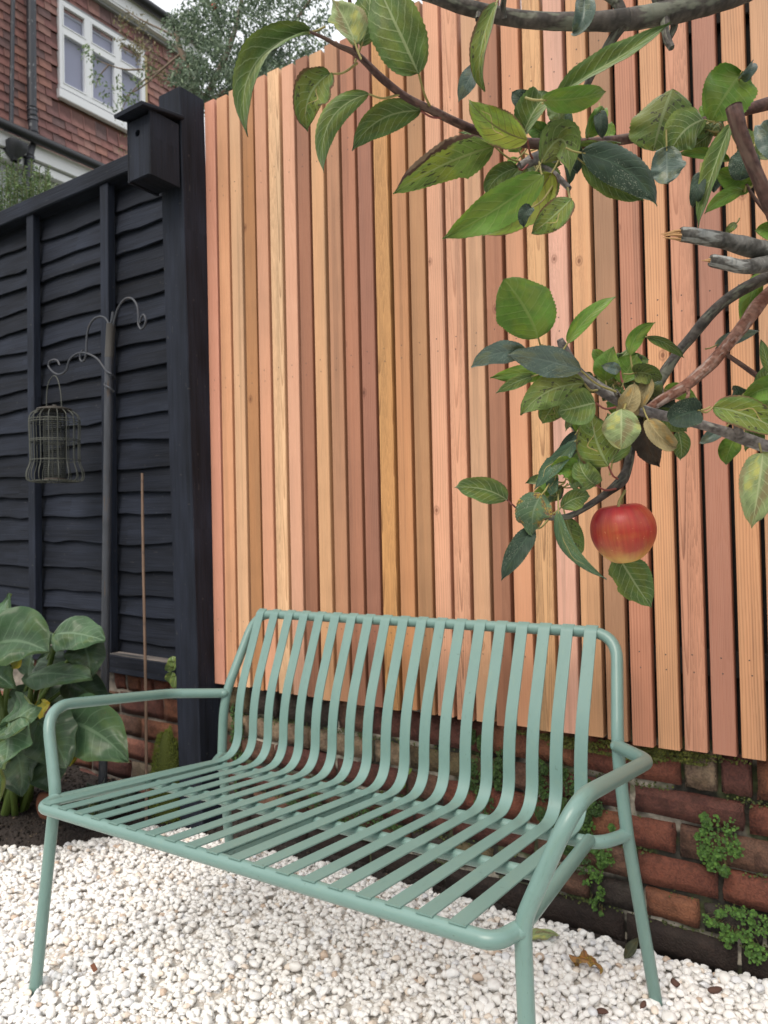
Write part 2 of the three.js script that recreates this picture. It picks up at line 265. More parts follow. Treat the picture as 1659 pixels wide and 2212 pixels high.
// ---------------------------------------------------------------- black fence, post
const blackTex = colorTex(512, 512, (u, v) => { const g = fbm(u * 40, v * 5, 91, 4), f = noise(u * 240, v * 14, 92), p = fbm(u * 5, v * 5, 93, 3), s = noise(u * 60, v * 60, 94); const k = 0.62 + 0.5 * (g - 0.5) + 0.22 * (f - 0.5) + 0.75 * (p - 0.5); return mix3([0.0200 * k, 0.0252 * k, 0.040 * k], [0.06, 0.058, 0.056], s > 0.955 ? 0.5 : 0); });
const blackBump = grayTex(512, 512, (u, v) => 0.6 * fbm(u * 40, v * 5, 91, 4) + 0.4 * noise(u * 240, v * 14, 92));
blackTex.repeat.set(2.2, 1.1); blackBump.repeat.set(2.2, 1.1);
const blackMats = [0.8, 0.95, 1.1, 1.3].map((k) => material([k, k, k], 0.74, { map: blackTex, bumpMap: blackBump, bumpScale: 0.0015, phys: true, specularIntensity: 0.45 }));
{
  const f = thing('black_lap_fence', 'black painted lap board fence panel left of the cedar slats', 'fence', [-2.75, 0, 0]);
  const x0 = -0.95, x1 = 0.955; // local
  let y = 2.10, n = 0;
  while (y > 0.5) {
    const h = rr(0.076, 0.094), sd = 200 + n * 13, yb = Math.max(0.478, y - h), nx = 44, pos = [], uv = [], idx = [];
    const bow = rr(-0.007, 0.007), kx = rr(0.2, 1.7), kx2 = rr(0.2, 1.7);
    const low = (x) => yb + bow * Math.sin((x - x0) * 1.7) + 0.014 * (fbm(x * 3.1, n * 3.3, sd, 3) - 0.5) * 2 + 0.005 * Math.exp(-(((x - x0 - kx) / 0.06) ** 2)) - 0.006 * Math.exp(-(((x - x0 - kx2) / 0.045) ** 2));
    const rows = (x) => [[y + 0.022, -0.030], [mix(y, yb, 0.4), -0.021], [low(x) + 0.003, -0.0115], [low(x), -0.0135], [low(x) + 0.001, -0.022]];
    for (let i = 0; i <= nx; i++) { const x = mix(x0, x1, i / nx), wv = 0.004 * (fbm(x * 5, n * 7.7, sd + 5, 3) - 0.5) * 2; rows(x).forEach(([yy, zz], k) => { pos.push(x, yy, zz + wv * (k ? 1 : 0.3)); uv.push(yy * 1.3 + n * 0.37, x * 0.9 + n * 0.61); }); }
    for (let i = 0; i < nx; i++) for (let k = 0; k < 4; k++) { const a = i * 5 + k; idx.push(a, a + 1, a + 5, a + 1, a + 6, a + 5); }
    part(f, n ? `lap_board_${String(n).padStart(3, '0')}` : 'lap_board', geo(pos, uv, idx), blackMats[n * 7 % 4]);
    y = yb; n++;
  }
  for (const x of [-2.672 + 2.75, -2.218 + 2.75, -3.14 + 2.75, -3.6 + 2.75]) part(f, 'batten', beam(x - 0.004, x + 0.04, 0.492, 2.104, -0.006, 0.024), blackMats[3]);
  const tr = part(f, 'top_rail', beam(x0, x1, 2.105, 2.165, -0.034, 0.034, 0.004), blackMats[2]);
  part(f, 'bottom_rail', beam(x0, x1, 0.428, 0.488, -0.03, 0.036, 0.003), blackMats[1]);
  part(f, 'backing_board', beam(x0, x1, 0.47, 2.15, -0.05, -0.042), blackMats[0]);
  part(f, 'dusty_ledge', beam(x0, x1, 0.4885, 0.4912, -0.012, 0.033, 0.0008), material(null, 0.95, { map: colorTex(128, 64, (u, v) => { const n = fbm(u * 30, v * 4, 95, 3); return mix3([0.03, 0.032, 0.036], [0.22, 0.19, 0.17], smooth(0.25, 0.6, n)); }) }));
  f.rotation.z = -0.012; f.position.y = 0.008; f.position.x = -2.775;
}
{
  const p = thing('fence_post', 'square black fence post between the black panel and the cedar slats', 'post', [-1.7705, 0, 0.010]);
  part(p, 'shaft', plank(0.098, 2.245, 0.098, 0.003), blackMats[2]);
  p.rotation.x = 0.017;
}

// ---------------------------------------------------------------- brick walls
const brickTex = colorTex(256, 256, (u, v) => { const p = fbm(u * 6, v * 6, 301, 4), g = noise(u * 90, v * 90, 302), s = fbm(u * 22, v * 22, 303, 3), d = fbm(u * 11 + 5, v * 11, 304, 4); let c = [0.5 + 0.5 * (p - 0.5) + 0.3 * (g - 0.5), 0.5 + 0.6 * (p - 0.5) + 0.3 * (g - 0.5), 0.5 + 0.55 * (p - 0.5) + 0.28 * (g - 0.5)]; if (s > 0.66) c = mix3(c, [0.72, 0.66, 0.6], (s - 0.66) * 3.2); if (d > 0.5) c = mix3(c, [0.2, 0.2, 0.16], smooth(0.52, 0.8, d) * 0.5); return c; });
const brickBump = grayTex(256, 256, (u, v) => 0.6 * fbm(u * 14, v * 14, 305, 4) + 0.4 * noise(u * 90, v * 90, 302));
const brickMat = (r, g, b, k = 1) => material(L3(r, g, b, 1.7 * k), 0.85, { map: brickTex, bumpMap: brickBump, bumpScale: 0.003 });
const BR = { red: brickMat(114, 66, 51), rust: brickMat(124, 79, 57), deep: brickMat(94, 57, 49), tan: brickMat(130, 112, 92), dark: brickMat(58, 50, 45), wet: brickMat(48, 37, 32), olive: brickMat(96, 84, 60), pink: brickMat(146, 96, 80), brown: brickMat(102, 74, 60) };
const mossLater = [];
function brickGeo(w, h, d, sd) {
  const nx = 7, ny = 3, pos = [], uv = [], idx = [], u0 = hash(sd, 1, 5) * 3, v0 = hash(sd, 2, 5) * 3;
  for (let j = 0; j <= ny; j++) for (let i = 0; i <= nx; i++) {
    const u = i / nx, v = j / ny, ex = Math.min(u, 1 - u) * w, ey = Math.min(v, 1 - v) * h, e = Math.min(ex, ey);
    const jx = 0.0045 * (noise(i * 1.3, j * 1.7 + sd, 41) - 0.5), jy = 0.005 * (noise(i * 0.9 + sd, j * 1.1, 43) - 0.5);
    pos.push((u - 0.5) * w + (e === 0 ? jx : 0), (v - 0.5) * h + jy, (e === 0 ? -0.002 : 0) + 0.0022 * (noise(u * 4 + sd, v * 3, 44) - 0.5)); uv.push(u0 + u * w * 4.4, v0 + v * h * 4.4);
  }
  const W = nx + 1; for (let j = 0; j < ny; j++) for (let i = 0; i < nx; i++) { const a = j * W + i; idx.push(a, a + 1, a + W, a + 1, a + W + 1, a + W); }
  const rim = []; for (let i = 0; i < nx; i++) rim.push(i); for (let j = 0; j < ny; j++) rim.push(j * W + nx); for (let i = nx; i > 0; i--) rim.push(ny * W + i); for (let j = ny; j > 0; j--) rim.push(j * W);
  const b0 = pos.length / 3; for (const r of rim) { pos.push(pos[r * 3], pos[r * 3 + 1], -d); uv.push(uv[r * 2], uv[r * 2 + 1] + d * 4); }
  for (let i = 0; i < rim.length; i++) { const n = (i + 1) % rim.length; idx.push(rim[i], b0 + i, rim[n], rim[n], b0 + i, b0 + n); }
  return geo(pos, uv, idx);
}
const mortarTex = colorTex(256, 256, (u, v) => { const p = fbm(u * 5, v * 9, 311, 4), g = noise(u * 120, v * 120, 312); const c = mix3([0.03, 0.028, 0.022], [0.36, 0.33, 0.27], smooth(0.42, 0.62, p)); const m = fbm(u * 9, v * 9, 313, 3); return mix3(c, [0.05, 0.065, 0.02], smooth(0.52, 0.66, m) * 0.8).map((x) => x * (0.75 + 0.5 * g)); });
const mortarMat = material(null, 0.92, { map: mortarTex, bumpMap: brickBump, bumpScale: 0.006 });
function mortar(x0, x1, y0, y1, z) { // an uneven joint face
  const nx = Math.round((x1 - x0) / 0.014), ny = Math.round((y1 - y0) / 0.009), pos = [], uv = [], idx = [];
  for (let j = 0; j <= ny; j++) for (let i = 0; i <= nx; i++) { const x = mix(x0, x1, i / nx), y = mix(y0, y1, j / ny); pos.push(x, y, z + 0.007 * (fbm(x * 24, y * 30, 321, 3) - 0.5) + 0.011 * (smooth(0.42, 0.62, fbm(x * 3.2, y * 6, 322, 3)) - 0.5)); uv.push(x * 1.7, y * 1.7); }
  for (let j = 0; j < ny; j++) for (let i = 0; i < nx; i++) { const a = j * (nx + 1) + i; idx.push(a, a + 1, a + nx + 1, a + 1, a + nx + 2, a + nx + 1); }
  const b = pos.length / 3; // back of the wall, so that it has thickness
  pos.push(x0, y0, z - 0.2, x1, y0, z - 0.2, x1, y1, z - 0.2, x0, y1, z - 0.2, x0, y1, z - 0.006, x1, y1, z - 0.006); uv.push(0, 0, 1, 0, 1, 1, 0, 1, 0, 1, 1, 1); idx.push(b, b + 2, b + 1, b, b + 3, b + 2, b + 4, b + 5, b + 2, b + 4, b + 2, b + 3);
  return geo(pos, uv, idx);
}
{
  const w = thing('brick_wall', 'low mossy old red brick wall under the cedar slats', 'wall', [-0.8, 0, -0.045]);
  const rows = [ // top y, bottom y, joints (world x), tones from the right end
    [0.424, 0.345, [0.2, -0.02, -0.229, -0.296, -0.366, -0.6, -0.82, -0.94, -1.17, -1.28, -1.5, -1.62, -1.78], ['red', 'rust', 'deep', 'tan', 'red', 'rust', 'deep', 'deep', 'brown', 'dark', 'dark', 'olive']],
    [0.330, 0.272, [0.2, -0.02, -0.245, -0.472, -0.7, -0.82, -1.05, -1.16, -1.39, -1.62, -1.78], ['deep', 'red', 'deep', 'deep', 'brown', 'olive', 'tan', 'tan', 'tan', 'tan']],
    [0.262, 0.198, [0.2, -0.15, -0.379, -0.49, -0.72, -0.95, -1.06, -1.29, -1.52, -1.78], ['rust', 'brown', 'red', 'rust', 'red', 'brown', 'deep', 'deep', 'brown']],
    [0.189, 0.122, [0.2, -0.07, -0.299, -0.469, -0.7, -0.93, -1.04, -1.27, -1.5, -1.78], ['red', 'red', 'red', 'brown', 'deep', 'deep', 'deep', 'brown', 'deep']],
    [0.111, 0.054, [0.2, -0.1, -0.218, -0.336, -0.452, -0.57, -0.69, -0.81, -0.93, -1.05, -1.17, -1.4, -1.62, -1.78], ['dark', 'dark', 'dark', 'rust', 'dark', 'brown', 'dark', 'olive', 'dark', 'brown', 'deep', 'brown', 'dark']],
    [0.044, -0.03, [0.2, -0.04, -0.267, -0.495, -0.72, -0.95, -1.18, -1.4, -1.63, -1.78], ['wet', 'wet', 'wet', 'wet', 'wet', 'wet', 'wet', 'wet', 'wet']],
  ];
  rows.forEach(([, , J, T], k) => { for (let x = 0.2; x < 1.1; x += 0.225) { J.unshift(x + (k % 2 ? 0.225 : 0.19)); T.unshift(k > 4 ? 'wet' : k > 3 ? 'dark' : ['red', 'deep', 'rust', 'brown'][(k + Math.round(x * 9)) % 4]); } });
  let n = 0;
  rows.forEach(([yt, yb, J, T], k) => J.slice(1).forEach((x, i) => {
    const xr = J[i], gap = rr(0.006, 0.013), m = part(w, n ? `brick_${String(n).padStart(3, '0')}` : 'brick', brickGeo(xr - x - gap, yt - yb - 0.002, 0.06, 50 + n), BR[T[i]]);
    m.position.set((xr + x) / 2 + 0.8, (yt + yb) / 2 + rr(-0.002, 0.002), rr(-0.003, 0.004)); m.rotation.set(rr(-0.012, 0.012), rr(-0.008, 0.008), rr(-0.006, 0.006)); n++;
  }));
  { // moss and dirt grown into the joints
    const r = mulberry(919), list = [];
    rows.forEach(([yt, yb, J], k) => { for (let i = 0; i < 520; i++) { const x = -1.7 + r() * 1.75; if (fbm(x * 9, k * 3.1, 923, 3) < 0.47) continue; const up = r(), q = 0.5 + 0.9 * r(); list.push({ p: V(x + 0.8, (k ? yt + 0.005 : yb - 0.005) + (r() - 0.5) * 0.012 - up * up * 0.006, -0.007 + 0.009 * r()), n: V(r() - 0.5, 0.4 * r(), 0.6 + r()).normalize(), r: 0.0012 + 0.0018 * r(), c: mix3(L3(62, 72, 26), L3(88, 100, 38), r()).map((c) => c * q) }); } });
    mossLater.push([w, list]);
  }
  part(w, 'mortar', mortar(-0.98, 2.0, -0.05, 0.452, -0.012), mortarMat);
}
{
  const w = thing('brick_wall', 'low red brick wall under the black lap fence behind the broad leaves', 'wall', [-2.6, 0, -0.03]);
  let n = 0;
  const put = (x0, x1, y0, y1, tone) => { const m = part(w, n ? `brick_${String(n).padStart(3, '0')}` : 'brick', brickGeo(x1 - x0 - 0.011, y1 - y0 - 0.011, 0.06, 400 + n), BR[tone]); m.position.set((x0 + x1) / 2 + 2.6, (y0 + y1) / 2, rr(-0.002, 0.003)); m.rotation.set(rr(-0.012, 0.012), rr(-0.01, 0.01), rr(-0.008, 0.008)); n++; };
  const pick = (a) => a[Math.floor(rnd() * a.length)];
  for (let x = -1.83; x > -3.5; x -= 0.072) put(x - 0.072, x, 0.352, 0.418, pick(['rust', 'red', 'rust', 'red', 'pink']));
  [[0.272, 0.352, 0.05], [0.196, 0.272, 0.16], [0.12, 0.196, 0.0], [0.044, 0.12, 0.11], [-0.03, 0.044, 0.03]].forEach(([a, b, o], k) => { for (let x = -1.83 + o; x > -3.5; x -= 0.225) put(Math.max(-3.5, x - 0.225), Math.min(-1.83, x), a, b, pick(['tan', 'pink', 'brown', 'rust', 'pink', 'deep', 'tan'])); });
  const paleTex = colorTex(128, 128, (u, v) => { const p = fbm(u * 6, v * 9, 331, 4), g = noise(u * 60, v * 60, 332); return mix3([0.11, 0.095, 0.08], [0.30, 0.26, 0.215], smooth(0.35, 0.6, p)).map((x) => x * (0.8 + 0.4 * g)); });
  const pale = material(null, 0.92, { map: paleTex, bumpMap: brickBump, bumpScale: 0.005 });
  part(w, 'mortar', mortar(-0.9, 0.77, -0.05, 0.412, -0.007), pale);
}
// ---------------------------------------------------------------- bench
{
  const paintTex = colorTex(256, 256, (u, v) => { const p = fbm(u * 5, v * 5, 401, 4), s = noise(u * 150, v * 150, 402), d = noise(u * 46 + 3, v * 46, 403), f = fbm(u * 24, v * 24, 404, 3); let c = [0.90 + 0.2 * (p - 0.5), 0.91 + 0.16 * (p - 0.5), 0.90 + 0.16 * (p - 0.5)]; if (f > 0.6) c = mix3(c, [1, 0.95, 0.88], (f - 0.6) * 2.6); if (f < 0.3) c = mix3(c, [0.7, 0.72, 0.68], (0.3 - f) * 3); if (s > 0.98) c = [1, 1, 0.97]; if (d > 0.975) c = mix3(c, [0.25, 0.3, 0.28], 0.55); return c; });
  paintTex.repeat.set(1, 3);
  const paint = material(L3(116, 147, 140), 0.36, { map: paintTex, phys: true, clearcoat: 0.25, clearcoatRoughness: 0.3 });
  const slatPaint = material(L3(116, 147, 140), 0.38, { map: paintTex, phys: true, clearcoat: 0.2, clearcoatRoughness: 0.35 });
  const b = thing('garden_bench', 'sage green metal slatted bench standing on the white gravel', 'bench', [-0.922, 0, 0.171], 0.0352);
  b.rotation.z = 0.003;
  const R = 0.0118, M = (s, u, y, w) => V(s * u, y, w);
  for (const s of [-1, 1]) {
    part(b, 'front_leg', tube(fillet([M(s, 0.52, -0.02, 0.581), M(s, 0.498, 0.385, 0.541), M(s, 0.5148, 0.4253, 0.5343)], 0.05), R, 16, { open: 1 }), paint);
    part(b, 'armrest', tube(fillet([M(s, 0.5148, 0.4253, 0.5343), M(s, 0.565, 0.546, 0.514), M(s, 0.578, 0.5, 0.165), M(s, 0.5, 0.487, 0.06)], [0, 0.062, 0.028, 0]), R, 16, { open: 1 }), paint);
    part(b, 'rear_leg', tube([M(s, 0.543, -0.02, -0.002), M(s, 0.512, 0.326, 0.058)], R, 16), paint);
    part(b, 'side_rail', tube([M(s, 0.492, 0.372, 0.54), M(s, 0.462, 0.331, 0.128)], R * 0.95, 14), paint);
    for (const [u, y, w] of [[0.494, 0.374, 0.545], [0.51, 0.328, 0.058], [0.5, 0.487, 0.06]]) part(b, 'weld', new THREE.SphereGeometry(0.0142, 12, 8).scale(1, 0.75, 1).translate(s * u, y, w), paint);
  }
  part(b, 'back_frame', tube(fillet([M(-1, 0.512, 0.326, 0.058), M(-1, 0.499, 0.475, 0.06), M(-1, 0.477, 0.681, -0.046), M(1, 0.477, 0.681, -0.046), M(1, 0.499, 0.475, 0.06), M(1, 0.512, 0.326, 0.058)], [0, 0.06, 0.058, 0.058, 0.06, 0]), R, 16), paint);
  part(b, 'front_rail', tube(fillet([M(-1, 0.492, 0.374, 0.545), M(-1, 0.478, 0.374, 0.586), M(1, 0.478, 0.374, 0.586), M(1, 0.492, 0.374, 0.545)], 0.035), R, 16), paint);
  part(b, 'rear_rail', tube(fillet([M(-1, 0.512, 0.326, 0.058), M(-1, 0.478, 0.325, 0.124), M(1, 0.478, 0.325, 0.124), M(1, 0.512, 0.326, 0.058)], 0.045), R, 16), paint);
  part(b, 'middle_rail', tube([M(-1, 0.475, 0.346, 0.33), M(1, 0.475, 0.346, 0.33)], R * 0.9, 14), paint);
  part(b, 'centre_support', beam(-0.009, 0.009, -0.009, 0.009, -0.225, 0.225).rotateX(-0.1).translate(-0.0125, 0.3505, 0.3525), paint);
  // slats: one flat strip bent from seat to back
  // ease the seat-to-back bend into one curve
  const line = fillet([V(0, 0.3882, 0.592), V(0, 0.3348, 0.062), V(0, 0.478, 0.0565), V(0, 0.6875, -0.0325), V(0, 0.6948, -0.046)], [0, 0.068, 0.08, 0.008, 0], 12);
  for (let k = 0; k < 19; k++) {
    const uc = -0.0125 + 0.0489 * (k - 9), w = 0.0128, th = 0.0024, pos = [], uv = [], idx = [], n = line.length; let len = 0;
    const ring = [[-w, 0.0005], [-w + 0.0006, 0.0], [w - 0.0006, 0.0], [w, 0.0005], [w, th], [-w, th]];
    for (let i = 0; i < n; i++) {
      const t = line[Math.min(n - 1, i + 1)].clone().sub(line[Math.max(0, i - 1)]).normalize(), nn = V(0, -t.z, t.y).multiplyScalar(-1); // points down or to the back
      if (i) len += line[i].distanceTo(line[i - 1]);
      for (let q = 0; q <= 6; q++) { const [a, d] = ring[q % 6]; pos.push(uc + a, line[i].y + nn.y * d, line[i].z + nn.z * d); uv.push(a * 6 + k * 0.173, len * 0.8 + k * 0.31); }
    }
    for (let i = 0; i < n - 1; i++) for (let q = 0; q < 6; q++) { const a = i * 7 + q; idx.push(a, a + 7, a + 1, a + 1, a + 7, a + 8); }
    idx.push(0, 1, 2, 0, 2, 3, 0, 3, 4, 0, 4, 5); const e = (n - 1) * 7; idx.push(e, e + 2, e + 1, e, e + 3, e + 2, e, e + 4, e + 3, e, e + 5, e + 4);
    const g = geo(pos, uv, idx, false).toNonIndexed(); g.computeVertexNormals();
    part(b, k ? `slat_${String(k).padStart(3, '0')}` : 'slat', smoothAlong(g), slatPaint);
  }
  function smoothAlong(g) { // average the normals of coplanar-ish neighbours so that the bend is smooth and the edges stay crisp
    const P = g.attributes.position, N = g.attributes.normal, map = new Map();
    for (let i = 0; i < P.count; i++) { const k = [P.getX(i), P.getY(i), P.getZ(i)].map((v) => Math.round(v * 1e5)).join(); (map.get(k) || map.set(k, []).get(k)).push(i); }
    const out = N.clone();
    for (const l of map.values()) for (const i of l) { const s = V(0, 0, 0), ni = V(N.getX(i), N.getY(i), N.getZ(i)); for (const j of l) { const nj = V(N.getX(j), N.getY(j), N.getZ(j)); if (ni.dot(nj) > 0.9) s.add(nj); } s.normalize(); out.setXYZ(i, s.x, s.y, s.z); }
    g.setAttribute('normal', out); return g;
  }
}
// ---------------------------------------------------------------- bird box on the post
{
  const b = thing('bird_box', 'small black wooden bird box fixed high on the fence post', 'bird box', [-1.775, 1.935, 0.15]);
  const zf = 0.058, zb = -0.05, hw = 0.052, H = 0.19, m = blackMats[0];
  const sh = new THREE.Shape([new THREE.Vector2(-hw + 0.009, 0.004), new THREE.Vector2(hw - 0.009, 0.004), new THREE.Vector2(hw - 0.009, H - 0.012), new THREE.Vector2(-hw + 0.009, H - 0.012)]);
  const hole = new THREE.Path(); hole.absarc(-0.004, 0.136, 0.0105, 0, Math.PI * 2, false); sh.holes.push(hole);
  const fg = new THREE.ExtrudeGeometry(sh, { depth: 0.011, bevelEnabled: false, curveSegments: 20 }).translate(0, 0, zf - 0.011);
  part(b, 'front_board', fg, blackMats[2]);
  for (const s of [-1, 1]) part(b, 'side_board', beam(s < 0 ? -hw : hw - 0.0095, s < 0 ? -hw + 0.0095 : hw, 0, H, zb, zf + 0.001), m);
  part(b, 'floor_board', beam(-hw + 0.01, hw - 0.01, 0.004, 0.014, zb + 0.004, zf - 0.013), blackMats[0]);
  part(b, 'back_board', beam(-hw + 0.01, hw - 0.01, 0.015, H, zb + 0.002, zb + 0.012), blackMats[0]);
  const roof = part(b, 'roof', beam(-hw - 0.012, hw + 0.012, 0, 0.011, zb - 0.012, zf + 0.036), blackMats[1]); roof.position.set(0, H + 0.008, 0); roof.rotation.x = 0.17;
}
// ---------------------------------------------------------------- feeder pole with hooks
const metalTex = colorTex(128, 256, (u, v) => { const p = fbm(u * 8, v * 20, 501, 4), r = fbm(u * 14, v * 30, 502, 3); return mix3([0.055, 0.06, 0.072].map((c) => c * (0.7 + 0.7 * p)), [0.10, 0.07, 0.05], smooth(0.68, 0.8, r) * 0.6); });
const poleMat = material(null, 0.5, { map: metalTex, metalness: 0.25 });
{
  const Z = 0.15, px = (x, y, z = Z) => { const q = onZ(x, y, z); return q; };
  const foot = V(-2.085, 0.0, Z), p = thing('feeder_pole', 'dark metal bird feeder pole with curled hooks in the soil bed', 'feeder pole', [foot.x, 0, foot.z]);
  const loc = (q) => q.clone().sub(V(foot.x, 0, foot.z));
  const top = px(240, 700), mid = px(236, 772);
  part(p, 'pole', tube([loc(V(-2.088, -0.12, Z)), loc(V(-2.055, 0.42, Z)), loc(px(233, 1000)), loc(mid)], 0.0132, 12), poleMat);
  part(p, 'sleeve', tube([loc(mid), loc(top)], 0.014, 12), material([0.06, 0.056, 0.052], 0.55, { metalness: 0.2 }));
  const hook = (pts, r = 0.0034) => part(p, 'hook', tube(curve(pts.map(([x, y, z]) => loc(px(x, y, z === undefined ? Z : z))), 8), r, 8), poleMat);
  hook([[237, 706], [230, 690], [219, 684], [205, 688], [195, 700], [189, 718], [187, 740], [186, 765], [182, 778], [177, 781], [173, 774], [175, 762], [180, 756]]);
  hook([[243, 712], [248, 688], [257, 662], [272, 645], [286, 646], [296, 660], [299, 682], [299, 700], [305, 711], [312, 704], [315, 690], [310, 680], [303, 690], [302, 697]]);
  hook([[238, 706], [243, 690], [245, 673]], 0.0055);
  hook([[246, 846], [237, 838, 0.165], [226, 830, 0.165], [247, 818, 0.135], [240, 808, 0.165], [231, 802, 0.165], [222, 790], [210, 775], [192, 765], [175, 762], [160, 768], [149, 780], [144, 798], [137, 806], [126, 809], [113, 802], [105, 790], [107, 782], [116, 777], [125, 780], [129, 789]]);
}
{
  const c = onZ(120, 1040, 0.15), f = thing('bird_feeder', 'cylindrical wire caged bird feeder hanging from the pole hook', 'bird feeder', [c.x, c.y, c.z]);
  const wire = material([0.10, 0.105, 0.088], 0.55, { metalness: 0.3 }), H = 0.243, N = 18, R0 = 0.078;
  const prof = [[0.052, H * 0.985], [0.07, H * 0.94], [R0, H * 0.89], [R0, H * 0.55], [R0, H * 0.27], [R0 + 0.003, H * 0.22], [R0 + 0.011, H * 0.13], [R0 + 0.010, H * 0.03], [R0 - 0.002, 0.0], [0.03, 0.0]];
  for (let i = 0; i < N; i++) { const a = i / N * Math.PI * 2 + 0.1; part(f, 'cage_wire', tube(curve(prof.map(([r, y]) => V(Math.cos(a) * r, y, Math.sin(a) * r)), 4), 0.00145, 5), wire); }
  for (const [r, y] of [[R0, H * 0.85], [R0 + 0.001, H * 0.845 - 0.007], [R0, H * 0.57], [R0, H * 0.565 - 0.004], [R0, H * 0.29], [R0 - 0.003, 0.001], [0.066, 0.0], [0.052, 0.0], [0.053, H * 0.985]]) part(f, 'cage_ring', new THREE.TorusGeometry(r, 0.0014, 5, 40).rotateX(Math.PI / 2).translate(0, y, 0), wire);
  const meshTex = material([0.05, 0.055, 0.048], 0.6, { metalness: 0.3 }), rings = [];
  for (let k = 0; k < 34; k++) rings.push(new THREE.TorusGeometry(0.034, 0.0014, 4, 24).rotateX(Math.PI / 2).translate(0, 0.012 + k * 0.0066, 0));
  for (let k = 0; k < 16; k++) { const a = k / 16 * 6.283; rings.push(new THREE.CylinderGeometry(0.001, 0.001, H - 0.02, 4).translate(Math.cos(a) * 0.034, H / 2, Math.sin(a) * 0.034)); }
  part(f, 'inner_tube', mergeGeometries(rings.map((g) => g.index ? g.toNonIndexed() : g)), meshTex);
  part(f, 'tray', lathe([[0, 0.003], [0.034, 0.003], [0.036, 0.008], [0.034, 0.01], [0, 0.006]], 24), material([0.08, 0.06, 0.05], 0.6));
  part(f, 'lid', lathe([[0, H + 0.012], [0.006, H + 0.016], [0.008, H + 0.009], [0.03, H + 0.008], [0.056, H + 0.001], [0.057, H - 0.004], [0.05, H - 0.006], [0.0, H - 0.008]], 32), material([0.07, 0.062, 0.052], 0.45, { metalness: 0.35 }));
  part(f, 'handle', tube(curve([V(-0.046, H - 0.002, 0), V(-0.045, H + 0.05, 0), V(-0.034, H + 0.092, 0), V(-0.010, H + 0.112, 0), V(0.006, H + 0.113, 0), V(0.022, H + 0.096, 0), V(0.036, H + 0.055, 0), V(0.042, H - 0.002, 0)], 6), 0.0015, 6), wire);
}
{ // cane
  const a = onZ(314, 1700, 0.1), b = onZ(309, 1022, 0.1), pts = [];
  const base = V(a.x, 0, a.z);
  for (let i = 0; i <= 40; i++) { const t = i / 40; pts.push(V(mix(a.x, b.x, t) + 0.004 * Math.sin(t * 5), mix(-0.05, b.y, t), a.z)); }
  const ct = colorTex(64, 256, (u, v) => { const n = fbm(u * 6, v * 30, 521, 3), k = 0.6 + 0.7 * n, f = (v * 5) % 1; return mix3([0.20 * k, 0.13 * k, 0.09 * k], [0.12, 0.08, 0.06], smooth(0.03, 0.0, Math.min(f, 1 - f))); });
  const g = tube(pts, (t) => mix(0.005, 0.0042, t) * (1 + 0.22 * Math.max(0, 1 - Math.abs(((t * 6.3) % 1) - 0.5) * 34)), 10, { along: 0.9 });
  single('bamboo_cane', g, material(null, 0.55, { map: ct }), 'thin brown bamboo cane stuck upright before the black fence', 'cane');
}
